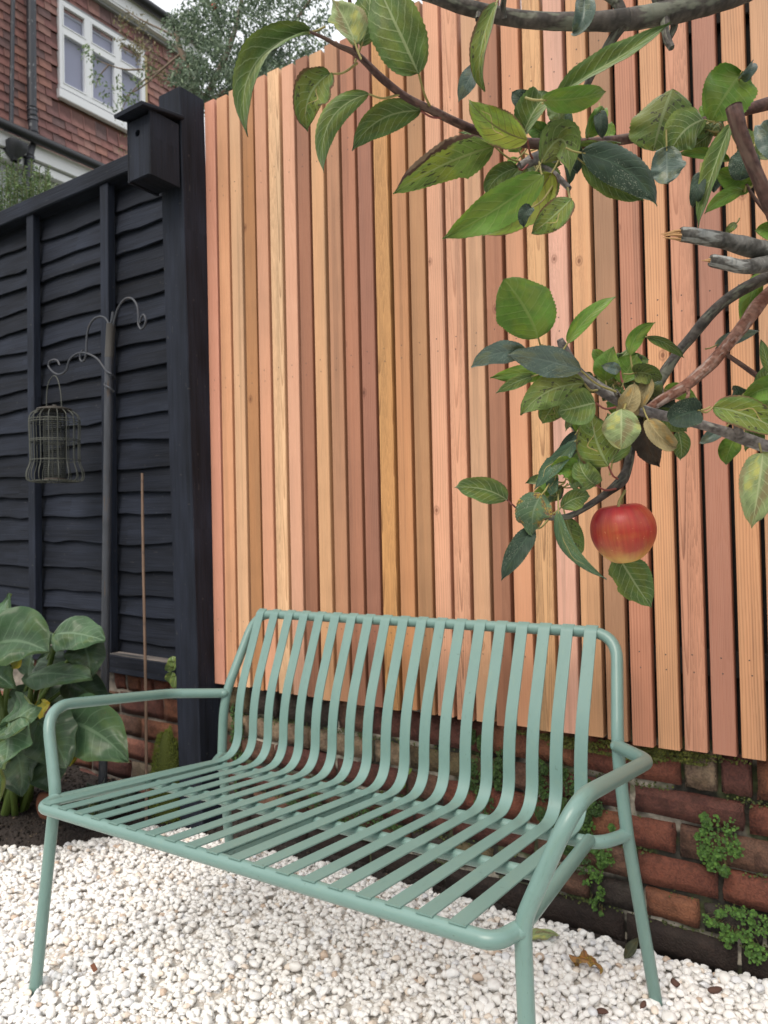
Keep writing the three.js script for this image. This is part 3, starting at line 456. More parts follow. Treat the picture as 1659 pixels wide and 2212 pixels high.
// ---------------------------------------------------------------- leaf maker
// left half of the texture is the underside, right half the upper side
function leafTex(o) {
  return colorTex(512, 512, (U, v) => {
    const top = U > 0.5, u = (U % 0.5) * 2, x = Math.abs(u - 0.5) * 2, sd = o.seed;
    const base = top ? o.top : o.under, vein = top ? o.topVein : o.vein;
    const wig = 0.03 * (fbm(u * 9, v * 9, sd, 3) - 0.5);
    const ph = (v * 1.02 - x * 0.2 - x * x * 0.06 + wig + (u > 0.5 ? 0.05 : 0)) * 8.5, f = Math.abs(ph - Math.round(ph)) / 8.5;
    const sec = smooth(0.011, 0.002, f) * smooth(1.04, 0.6, x), mid = smooth(0.05, 0.022, x * (0.55 + v * 0.5));
    const cell = Math.abs(fbm(u * 26, v * 34, sd + 2, 2) - 0.5), ret = smooth(0.05, 0.0, cell) * 0.22;
    const blot = fbm(u * 5, v * 5, sd + 3, 4) - 0.5, fine = noise(u * 120, v * 120, sd + 4) - 0.5;
    let c = base.map((q) => q * (1 + 0.9 * blot + 0.2 * fine)); { const yl = fbm(u * 4 + 11, v * 4, sd + 21, 3); c = mix3(c, [c[0] * 1.7, c[1] * 1.25, c[2] * 0.7], smooth(0.5, 0.75, yl) * 0.7); const sp = noise(u * 38, v * 38, sd + 22); if (sp > 0.965) c = mix3(c, [0.09, 0.055, 0.025], 0.7); }
    if (o.tint) c = mix3(c, o.tint, smooth(0.45, 0.7, fbm(u * 3 + 7, v * 3, sd + 5, 3)) * 0.75);
    c = mix3(c, vein, clamp(Math.max(sec * 0.6, ret)));
    if (o.spots) { const s = fbm(u * 16, v * 16, sd + 6, 3); c = mix3(c, [0.03, 0.022, 0.012], smooth(0.68, 0.76, s) * 0.8); }
    if (o.trail) { const q = Math.abs(u - 0.5 - 0.17 * Math.sin(v * 7 + sd) - 0.05 * Math.sin(v * 23)); c = mix3(c, [0.55, 0.42, 0.16], smooth(0.022, 0.010, q) * smooth(0.3, 0.35, v) * smooth(0.8, 0.72, v) * 0.9); }
    if (o.speck) { const s = noise(u * 75, v * 75, sd + 8); c = mix3(c, [0.36, 0.40, 0.30], smooth(0.72, 0.9, s) * 0.7 * smooth(0.4, 0.6, fbm(u * 4, v * 4, sd + 9, 2))); }
    if (o.brown) { const e = (u > 0.5 ? x : 0) + 0.5 * (fbm(u * 7, v * 7, sd + 10, 4) - 0.5) - 1.6 * (v - 0.55) * (v - 0.55); const b = smooth(0.52, 0.6, e); c = mix3(c, mix3([0.10, 0.045, 0.025], [0.32, 0.22, 0.14], smooth(0.72, 0.82, e)), b); }
    if (o.rim) c = mix3(c, [0.16, 0.06, 0.03], smooth(0.8, 0.97, x + 0.25 * (fbm(u * 6, v * 6, sd + 11, 3) - 0.5)) * 0.9);
    if (o.yellow) { const s = fbm(u * 3 + 2, v * 6, sd + 12, 4); c = mix3(c, mix3([0.42, 0.28, 0.03], [0.12, 0.07, 0.03], smooth(0.3, 0.6, noise(u * 60, v * 40, sd + 13))), smooth(0.5, 0.62, s)); }
    return mix3(c, vein, mid * 0.85);
  });
}
const U1 = L3(92, 120, 54), UV1 = L3(166, 180, 128), T1 = L3(46, 74, 48), TV1 = L3(82, 106, 82);
const LT = {
  u: leafTex({ seed: 601, under: U1, vein: UV1, top: T1, topVein: TV1 }),
  v: leafTex({ seed: 611, under: L3(94, 118, 46), vein: L3(140, 152, 98), top: L3(52, 80, 56), topVein: TV1, tint: L3(118, 124, 52), spots: 1 }),
  y: leafTex({ seed: 621, under: L3(106, 148, 42), vein: L3(142, 166, 78), top: L3(84, 124, 40), topVein: L3(130, 156, 84), tint: L3(134, 156, 50) }),
  r: leafTex({ seed: 631, under: L3(140, 168, 52), vein: L3(116, 108, 50), top: L3(120, 150, 52), topVein: L3(120, 110, 50), tint: L3(168, 172, 48), rim: 1, trail: 1 }),
  b: leafTex({ seed: 641, under: L3(128, 156, 66), vein: L3(170, 182, 110), top: L3(88, 120, 58), topVein: TV1, brown: 1, spots: 1 }),
  t: leafTex({ seed: 651, under: L3(112, 134, 80), vein: UV1, top: L3(44, 68, 50), topVein: L3(66, 90, 70), speck: 1 }),
  s: leafTex({ seed: 661, under: L3(110, 134, 76), vein: UV1, top: L3(88, 110, 100), topVein: L3(116, 136, 124), speck: 1 }),
  d: leafTex({ seed: 671, under: L3(152, 138, 98), vein: L3(176, 160, 118), top: L3(146, 130, 92), topVein: L3(170, 154, 112) }),
  k: leafTex({ seed: 681, under: L3(52, 42, 32), vein: L3(62, 52, 40), top: L3(48, 38, 30), topVein: L3(60, 50, 40) }),
  m: leafTex({ seed: 691, under: L3(104, 122, 72), vein: UV1, top: L3(76, 104, 70), topVein: L3(110, 130, 98), speck: 1, yellow: 1 }),
  q: leafTex({ seed: 695, under: L3(80, 112, 74), vein: L3(112, 138, 100), top: L3(66, 98, 70), topVein: L3(96, 124, 92), speck: 1, trail: 1 }),
  w: leafTex({ seed: 699, under: L3(98, 126, 50), vein: L3(160, 176, 118), top: L3(52, 80, 48), topVein: L3(84, 108, 80), tint: L3(128, 138, 48), rim: 1, spots: 1, trail: 1 }),
  p: leafTex({ seed: 697, under: L3(150, 168, 112), vein: L3(182, 192, 142), top: L3(100, 130, 84), topVein: UV1, tint: L3(140, 120, 84) }),
};
const leafBump = grayTex(512, 512, (U, v) => { const u = (U % 0.5) * 2, x = Math.abs(u - 0.5) * 2, wig = 0.03 * (fbm(u * 9, v * 9, 601, 3) - 0.5), ph = (v * 1.02 - x * 0.2 - x * x * 0.06 + wig + (u > 0.5 ? 0.05 : 0)) * 8.5, f = Math.abs(ph - Math.round(ph)) / 8.5; return 0.5 + (U > 0.5 ? -0.35 : 0.35) * Math.max(smooth(0.02, 0.0, f) * smooth(1.02, 0.55, x), smooth(0.07, 0.0, x)) + 0.3 * (fbm(u * 22, v * 30, 605, 3) - 0.5); });
const LM = {}; for (const k in LT) LM[k] = material([1, 1, 1], 0.92, { map: LT[k], bumpMap: leafBump, bumpScale: 0.0007, phys: true, transmission: k === 'd' || k === 'k' ? 0.12 : k === 'y' || k === 'r' ? 0.42 : 0.28, thickness: 0, clearcoat: k === 'd' || k === 'k' ? 0 : k === 's' ? 0.8 : 0.16, clearcoatRoughness: 0.36 });
const OUTLINE = {
  apple: (t) => Math.pow(Math.sin(Math.PI * Math.pow(t, 0.82)), 0.72) * (1 - 0.18 * t) * smooth(1.04, 0.84, t) ** 0.6,
  round: (t) => Math.pow(Math.max(0, 1 - (2 * t - 1) ** 2), 0.5) * (1.02 - 0.06 * t),
  lance: (t) => Math.pow(Math.sin(Math.PI * Math.pow(t, 0.75)), 1.0),
};
// blade on a bent midrib; front faces lie on the side of n0. o: roll, twist, fold, cup, wave (degrees / shares), shape, top (which face looks along n0)
function blade(B, K, T, width, o, seed) {
  const rows = o.rows || 40, half = o.half || 4, shape = OUTLINE[o.shape || 'apple'], front = [], P = (t) => B.clone().multiplyScalar((1 - t) ** 2).addScaledVector(K, 2 * t * (1 - t)).addScaledVector(T, t * t);
  const hs = (k) => hash(seed, k, 91) - 0.5, wild = o.tame ? 0 : 1, curl = wild * hs(1) * 0.9, tw = (o.twist || 0) + wild * hs(2) * 50, fL = (o.foldL || 0) + wild * hs(3) * 34, fR = (o.foldR || 0) + wild * hs(4) * 34;
  const n0 = (o.normal ? o.normal.clone() : EYE.clone().sub(P(0.5))).normalize(), cols = half * 2 + 1, rad = Math.PI / 180;
  let len = B.distanceTo(T);
  for (let i = 0; i <= rows; i++) {
    const t = i / rows, p = P(t), tan = P(Math.min(1, t + 0.02)).sub(P(Math.max(0, t - 0.02))).normalize();
    let n = n0.clone().addScaledVector(tan, -n0.dot(tan)).normalize();
    n.applyAxisAngle(tan, ((o.roll || 0) + tw * (t - 0.5)) * rad);
    const s = tan.clone().cross(n), saw = (o.smooth ? 1 : i % 2 ? 1.02 : 0.975) * (1 + 0.1 * (noise(t * 5 + seed, 2, 77) - 0.5)), w = Math.max(0.0004, width / 2 * shape(t) * saw);
    for (let k = 0; k < cols; k++) {
      const v = (k - half) / half, bite = o.bite ? 1 - o.bite * smooth(0.55, 0.75, noise(t * 5 + seed, v > 0 ? 3 : 9, seed)) : 1, f = ((o.fold || 12) * (1 - 0.3 * t) + (v > 0 ? fR : fL) * (0.4 + 0.9 * t)) * rad, a = Math.abs(v) * w * bite;
      const wv = o.wave === undefined ? 0.1 : o.wave, wav = wv * width * ((fbm(t * 3.2 + seed, v * 1.6 + 4, 71 + seed, 2) - 0.5) * 2.4 * Math.abs(v) + (noise(t * 7.5 + seed, v > 0 ? 2 : 8, 79) - 0.5) * 0.9 * v * v * (o.smooth ? 0.4 : 1)) + 0.02 * width * (noise(t * 9 + seed, v * 4, 73) - 0.5);
      const q = p.clone().addScaledVector(s, Math.sign(v) * a * Math.cos(f)).addScaledVector(n, a * Math.sin(f) + ((o.cup || 0) + curl) * v * v * w + wav - Math.abs(v) * 0);
      q.addScaledVector(n, wild * hs(5) * 0.9 * len * Math.max(0, t - 0.45) ** 2);
      front.push(q);
    }
  }
  const idx = [], W = cols, N = front.length, pos = [], uv = [];
  for (let i = 0; i < rows; i++) for (let k = 0; k < W - 1; k++) { const a = i * W + k; idx.push(a, a + 1, a + W, a + 1, a + W + 1, a + W); }
  const tmp = new THREE.BufferGeometry(); tmp.setAttribute('position', new THREE.Float32BufferAttribute(front.flatMap((q) => [q.x, q.y, q.z]), 3)); tmp.setIndex(idx); tmp.computeVertexNormals();
  const nm = tmp.attributes.normal, th = o.thick || 0.00016; let flip = 0; for (let i = 0; i < N; i++) flip += nm.getX(i) * n0.x + nm.getY(i) * n0.y + nm.getZ(i) * n0.z; flip = flip < 0 ? -1 : 1;
  for (const sgn of [1, -1]) for (let i = 0; i < N; i++) {
    const q = front[i], d = sgn * flip * th; pos.push(q.x + nm.getX(i) * d, q.y + nm.getY(i) * d, q.z + nm.getZ(i) * d);
    const onTop = (sgn > 0) === !!o.top, uu = (i % W) / (W - 1), vv = Math.floor(i / W) / rows; uv.push((onTop ? 0.5 : 0) + 0.01 + 0.48 * uu, 0.01 + 0.98 * vv);
  }
  const all = [...idx, ...idx.map((_, k) => idx[k - k % 3 + (2 - k % 3)] + N)];
  return geo(pos, uv, all);
}
// ---------------------------------------------------------------- apple tree
const barkTex = (sd, a, b, l) => colorTex(256, 512, (u, v) => { const r = fbm(u * 6, v * 26, sd, 4), w = noise(u * 9 + 3 * fbm(u * 3, v * 3, sd + 1, 2), v * 90, sd + 2), li = fbm(u * 7, v * 9, sd + 3, 4), f = noise(u * 90, v * 120, sd + 4); let c = mix3(a, b, smooth(0.3, 0.7, r)); c = c.map((q) => q * (0.75 + 0.4 * w + 0.25 * (f - 0.5))); return mix3(c, l, smooth(0.56, 0.7, li) * 0.65); });
const barkBump = grayTex(256, 512, (u, v) => 0.5 * fbm(u * 6, v * 26, 703, 4) + 0.5 * noise(u * 9, v * 90, 704));
const BK = {
  dark: material(null, 0.85, { map: barkTex(711, L3(62, 58, 54), L3(88, 82, 76), L3(120, 124, 108)), bumpMap: barkBump, bumpScale: 0.002 }),
  grey: material(null, 0.85, { map: barkTex(721, L3(96, 90, 88), L3(132, 126, 122), L3(168, 168, 160)), bumpMap: barkBump, bumpScale: 0.002 }),
  red: material(null, 0.85, { map: barkTex(731, L3(112, 70, 54), L3(146, 108, 92), L3(176, 160, 150)), bumpMap: barkBump, bumpScale: 0.003 }),
  twig: material(null, 0.7, { map: barkTex(741, L3(68, 44, 40), L3(98, 70, 62), L3(112, 92, 80)), bumpMap: barkBump, bumpScale: 0.001 }),
  stub: material(null, 0.85, { map: barkTex(751, L3(74, 72, 68), L3(112, 110, 106), L3(170, 172, 168)), bumpMap: barkBump, bumpScale: 0.003 }),
};
const petiole = material(L3(150, 140, 84), 0.6), petioleRed = material(L3(140, 78, 72), 0.6);
const foot = V(0.17, 0, 0.36), tree = thing('apple_tree', 'old apple tree reaching in with leafy branches before the cedar slats', 'tree', [foot.x, 0, foot.z]);
const own = (g) => g.translate(-foot.x, 0, -foot.z);
const knobbly = (sd, k = 0.16) => (l, a) => 1 + k * (fbm(l * 45, Math.cos(a) * 1.3 + Math.sin(a) * 0.7 + 5, sd, 3) - 0.5) * 2 + k * 0.5 * Math.max(0, noise(l * 26, 2, sd + 3) - 0.62) * 4;
function branch(mat, list, o = {}) { // list of [px, py, depth, radius px] or [Vector3, radius m]
  const pts = list.map((q) => q[0].isVector3 ? q[0] : at(q[0], q[1], q[2])), rad = list.map((q) => q[0].isVector3 ? q[1] : q[3] / FD * q[2]);
  const c = new THREE.CatmullRomCurve3(pts, false, 'centripetal'), n = (pts.length - 1) * 7, P = [], R = [];
  for (let i = 0; i <= n; i++) { const t = i / n; P.push(c.getPoint(t)); const s = t * (pts.length - 1), k = Math.min(pts.length - 2, Math.floor(s)); R.push(mix(rad[k], rad[k + 1], s - k)); }
  const L = [0]; for (let i = 1; i <= n; i++) L.push(L[i - 1] + P[i].distanceTo(P[i - 1])); const tot = L[n];
  const rf = (t) => { const d = t * tot; let i = 1; while (i < n && L[i] < d) i++; return mix(R[i - 1], R[i], clamp((d - L[i - 1]) / Math.max(1e-9, L[i] - L[i - 1]))); };
  return part(tree, o.name || 'branch', own(tube(P, rf, o.seg || 12, { bumpy: knobbly(o.seed || 5, o.k), around: 1, along: 4 })), mat);
}
part(tree, 'trunk', own(tube(curve([V(0.18, -0.1, 0.36), V(0.16, 0.25, 0.37), V(0.19, 0.6, 0.40), V(0.17, 0.95, 0.42), V(0.2, 1.35, 0.45), V(0.19, 1.75, 0.5)], 10), (t) => mix(0.062, 0.034, t) + 0.03 * Math.exp(-t * 14), 18, { bumpy: knobbly(3, 0.1), around: 2, along: 3 })), BK.dark);
const J = (y) => V(0.175, y, 0.43);
branch(BK.dark, [[830, -34, 0.72, 9], [930, -8, 0.73, 13], [1010, 16, 0.74, 15], [1100, 38, 0.75, 17], [1200, 46, 0.75, 18], [1330, 45, 0.75, 21], [1440, 27, 0.76, 24], [1560, -6, 0.77, 27], [1700, -60, 0.8, 30], [J(1.62), 0.026]], { seed: 8, k: 0.12, seg: 16 });
branch(BK.dark, [[1345, 52, 0.75, 13], [1318, 92, 0.76, 10], [1290, 140, 0.77, 8], [1262, 196, 0.78, 7]], { seed: 9 });
branch(BK.dark, [[1436, 30, 0.76, 11], [1437, 60, 0.75, 9], [1441, 84, 0.745, 8], [1451, 104, 0.74, 6]], { seed: 10, k: 0.3, name: 'spur' });
branch(BK.dark, [[1456, 40, 0.77, 8], [1455, 60, 0.77, 7], [1448, 80, 0.77, 5]], { seed: 11, k: 0.25, name: 'spur' });
branch(BK.dark, [[1344, 40, 0.76, 12], [1338, 15, 0.76, 12], [1320, -8, 0.76, 13], [1280, -22, 0.76, 10]], { seed: 12, name: 'spur' });
branch(BK.dark, [[1437, 22, 0.76, 16], [1428, -6, 0.76, 17], [1405, -40, 0.77, 14]], { seed: 13, name: 'spur' });
branch(BK.dark, [[1088, 40, 0.745, 7], [1086, 18, 0.74, 6], [1090, -8, 0.73, 5]], { seed: 14, k: 0.3, name: 'spur' });
branch(BK.dark, [[1034, 28, 0.735, 6], [1032, 42, 0.73, 6]], { seed: 15, k: 0.3, name: 'spur' });
branch(BK.twig, [[668, 68, 0.66, 3], [700, 82, 0.665, 4], [729, 98, 0.67, 5], [768, 116, 0.68, 7], [823, 168, 0.70, 8], [873, 207, 0.72, 8], [932, 238, 0.74, 8.5], [1010, 275, 0.77, 9], [1080, 298, 0.79, 10], [1150, 310, 0.81, 11], [1240, 311, 0.84, 11], [1330, 304, 0.86, 11], [1419, 288, 0.87, 11], [1500, 270, 0.875, 11], [1564, 250, 0.88, 12], [1659, 224, 0.89, 13], [1780, 190, 0.92, 15], [J(1.5), 0.02]], { seed: 16, k: 0.1 });
branch(BK.twig, [[768, 116, 0.68, 6], [767, 80, 0.67, 5], [762, 45, 0.66, 4.5], [752, -20, 0.65, 4]], { seed: 17, k: 0.1, name: 'twig' });
branch(BK.grey, [[1215, 311, 0.83, 12], [1190, 325, 0.82, 13], [1165, 340, 0.80, 14], [1140, 352, 0.79, 11], [1122, 358, 0.785, 7]], { seed: 18, k: 0.35, name: 'spur' });
branch(BK.grey, [[1165, 345, 0.81, 9], [1185, 365, 0.80, 8], [1208, 386, 0.79, 7], [1230, 408, 0.78, 6]], { seed: 19, k: 0.25, name: 'spur' });
branch(BK.twig, [[1584, 230, 0.58, 15], [1592, 262, 0.58, 15], [1612, 320, 0.59, 14], [1640, 390, 0.60, 14], [1680, 480, 0.63, 16], [1800, 700, 0.75, 20], [J(1.02), 0.018]], { seed: 20, k: 0.14, seg: 16 });
branch(BK.stub, [[1470, 506, 0.80, 15], [1475, 506, 0.80, 16.5], [1560, 519, 0.81, 17], [1625, 536, 0.82, 20], [1680, 550, 0.84, 23], [1800, 575, 0.9, 26], [J(1.18), 0.026]], { seed: 21, k: 0.12, seg: 18 });
branch(BK.stub, [[1534, 562, 0.79, 12], [1540, 563, 0.79, 14], [1600, 575, 0.80, 15], [1650, 570, 0.82, 17], [1690, 556, 0.84, 18]], { seed: 22, k: 0.14, seg: 16 });
const rawWood = colorTex(128, 128, (u, v) => { const g = fbm(u * 22, v * 3, 761, 3), s = noise(u * 70, v * 4, 762); return mix3(L3(150, 104, 66), L3(214, 172, 120), smooth(0.3, 0.7, g)).map((c) => c * (0.7 + 0.4 * s)); });
{
  const w = material(null, 0.8, { map: rawWood });
  for (const [x0, y0, x1, y1, d, r, n] of [[1478, 507, 1418, 503, 0.80, 15, 9], [1542, 563, 1514, 556, 0.79, 12, 6]]) {
    const s = []; const rg = mulberry(x0);
    for (let i = 0; i < n; i++) { const a = (rg() - 0.5) * r * 1.7, e = mix(0.35, 1, Math.pow(rg(), 0.7)) * (1 - 0.5 * Math.max(0, -a) / r); s.push(tube([at(x0, y0 + a, d + (rg() - 0.5) * 0.006), at(mix(x0, x1, e * 0.5), mix(y0, y1, e * 0.5) + a * 0.85, d), at(mix(x0, x1, e), mix(y0, y1, e) + a * 0.45 + 4, d)], (t) => (1 - t * 0.85) * r * 0.34 / FD * d, 6, { along: 12 })); }
    part(tree, 'broken_end', own(mergeGeometries(s)), w);
  }
}
branch(BK.dark, [[1160, 1119, 0.83, 4], [1195, 1119, 0.835, 5.5], [1228, 1115, 0.84, 6.5], [1272, 1092, 0.85, 7], [1315, 1062, 0.855, 8.5], [1345, 1035, 0.86, 12], [1357, 1005, 0.87, 10], [1363, 972, 0.88, 9], [1374, 935, 0.89, 9], [1396, 880, 0.90, 10], [1424, 825, 0.90, 11.5], [1452, 780, 0.90, 11], [1490, 732, 0.90, 11], [1560, 655, 0.90, 12], [1659, 598, 0.91, 13], [1780, 560, 0.94, 15], [J(1.14), 0.02]], { seed: 23, k: 0.11, seg: 14 });
branch(BK.dark, [[1424, 836, 0.895, 8], [1432, 868, 0.89, 7], [1440, 890, 0.885, 6]], { seed: 24, k: 0.2, name: 'spur' });
branch(BK.red, [[1385, 893, 0.845, 9], [1405, 880, 0.85, 10], [1432, 862, 0.855, 12], [1475, 838, 0.86, 13], [1520, 800, 0.865, 12.5], [1566, 752, 0.87, 13], [1610, 698, 0.875, 14], [1659, 636, 0.88, 14], [1760, 590, 0.92, 17], [J(1.12), 0.02]], { seed: 25, k: 0.16, seg: 14 });
branch(BK.red, [[1484, 838, 0.855, 5], [1487, 852, 0.853, 4], [1483, 862, 0.85, 4]], { seed: 26, k: 0.25, name: 'spur' });
branch(BK.grey, [[1209, 733, 0.80, 7], [1214, 745, 0.802, 9.5], [1232, 775, 0.81, 10], [1250, 805, 0.815, 11], [1278, 826, 0.82, 12], [1312, 850, 0.825, 14], [1352, 872, 0.83, 13], [1400, 890, 0.835, 12], [1480, 908, 0.845, 10.5], [1545, 926, 0.85, 11], [1600, 945, 0.855, 13], [1659, 966, 0.86, 14], [1780, 1010, 0.9, 17], [J(0.78), 0.022]], { seed: 27, k: 0.12, seg: 14 });
branch(BK.grey, [[1598, 942, 0.85, 9], [1593, 915, 0.845, 8], [1588, 890, 0.842, 7], [1590, 868, 0.84, 7]], { seed: 28, k: 0.3, name: 'spur' });
branch(BK.grey, [[1338, 868, 0.82, 7], [1333, 852, 0.81, 6], [1330, 845, 0.80, 5]], { seed: 29, k: 0.3, name: 'spur' });
branch(BK.twig, [[1548, 752, 0.94, 4], [1590, 780, 0.95, 5], [1640, 815, 0.96, 6], [1720, 870, 0.95, 7], [1790, 1000, 0.92, 9]], { seed: 30, k: 0.08, name: 'twig' });
branch(BK.twig, [[1612, 398, 0.83, 3], [1625, 420, 0.835, 3.5], [1659, 465, 0.84, 4], [1720, 540, 0.86, 6]], { seed: 31, k: 0.08, name: 'twig' });

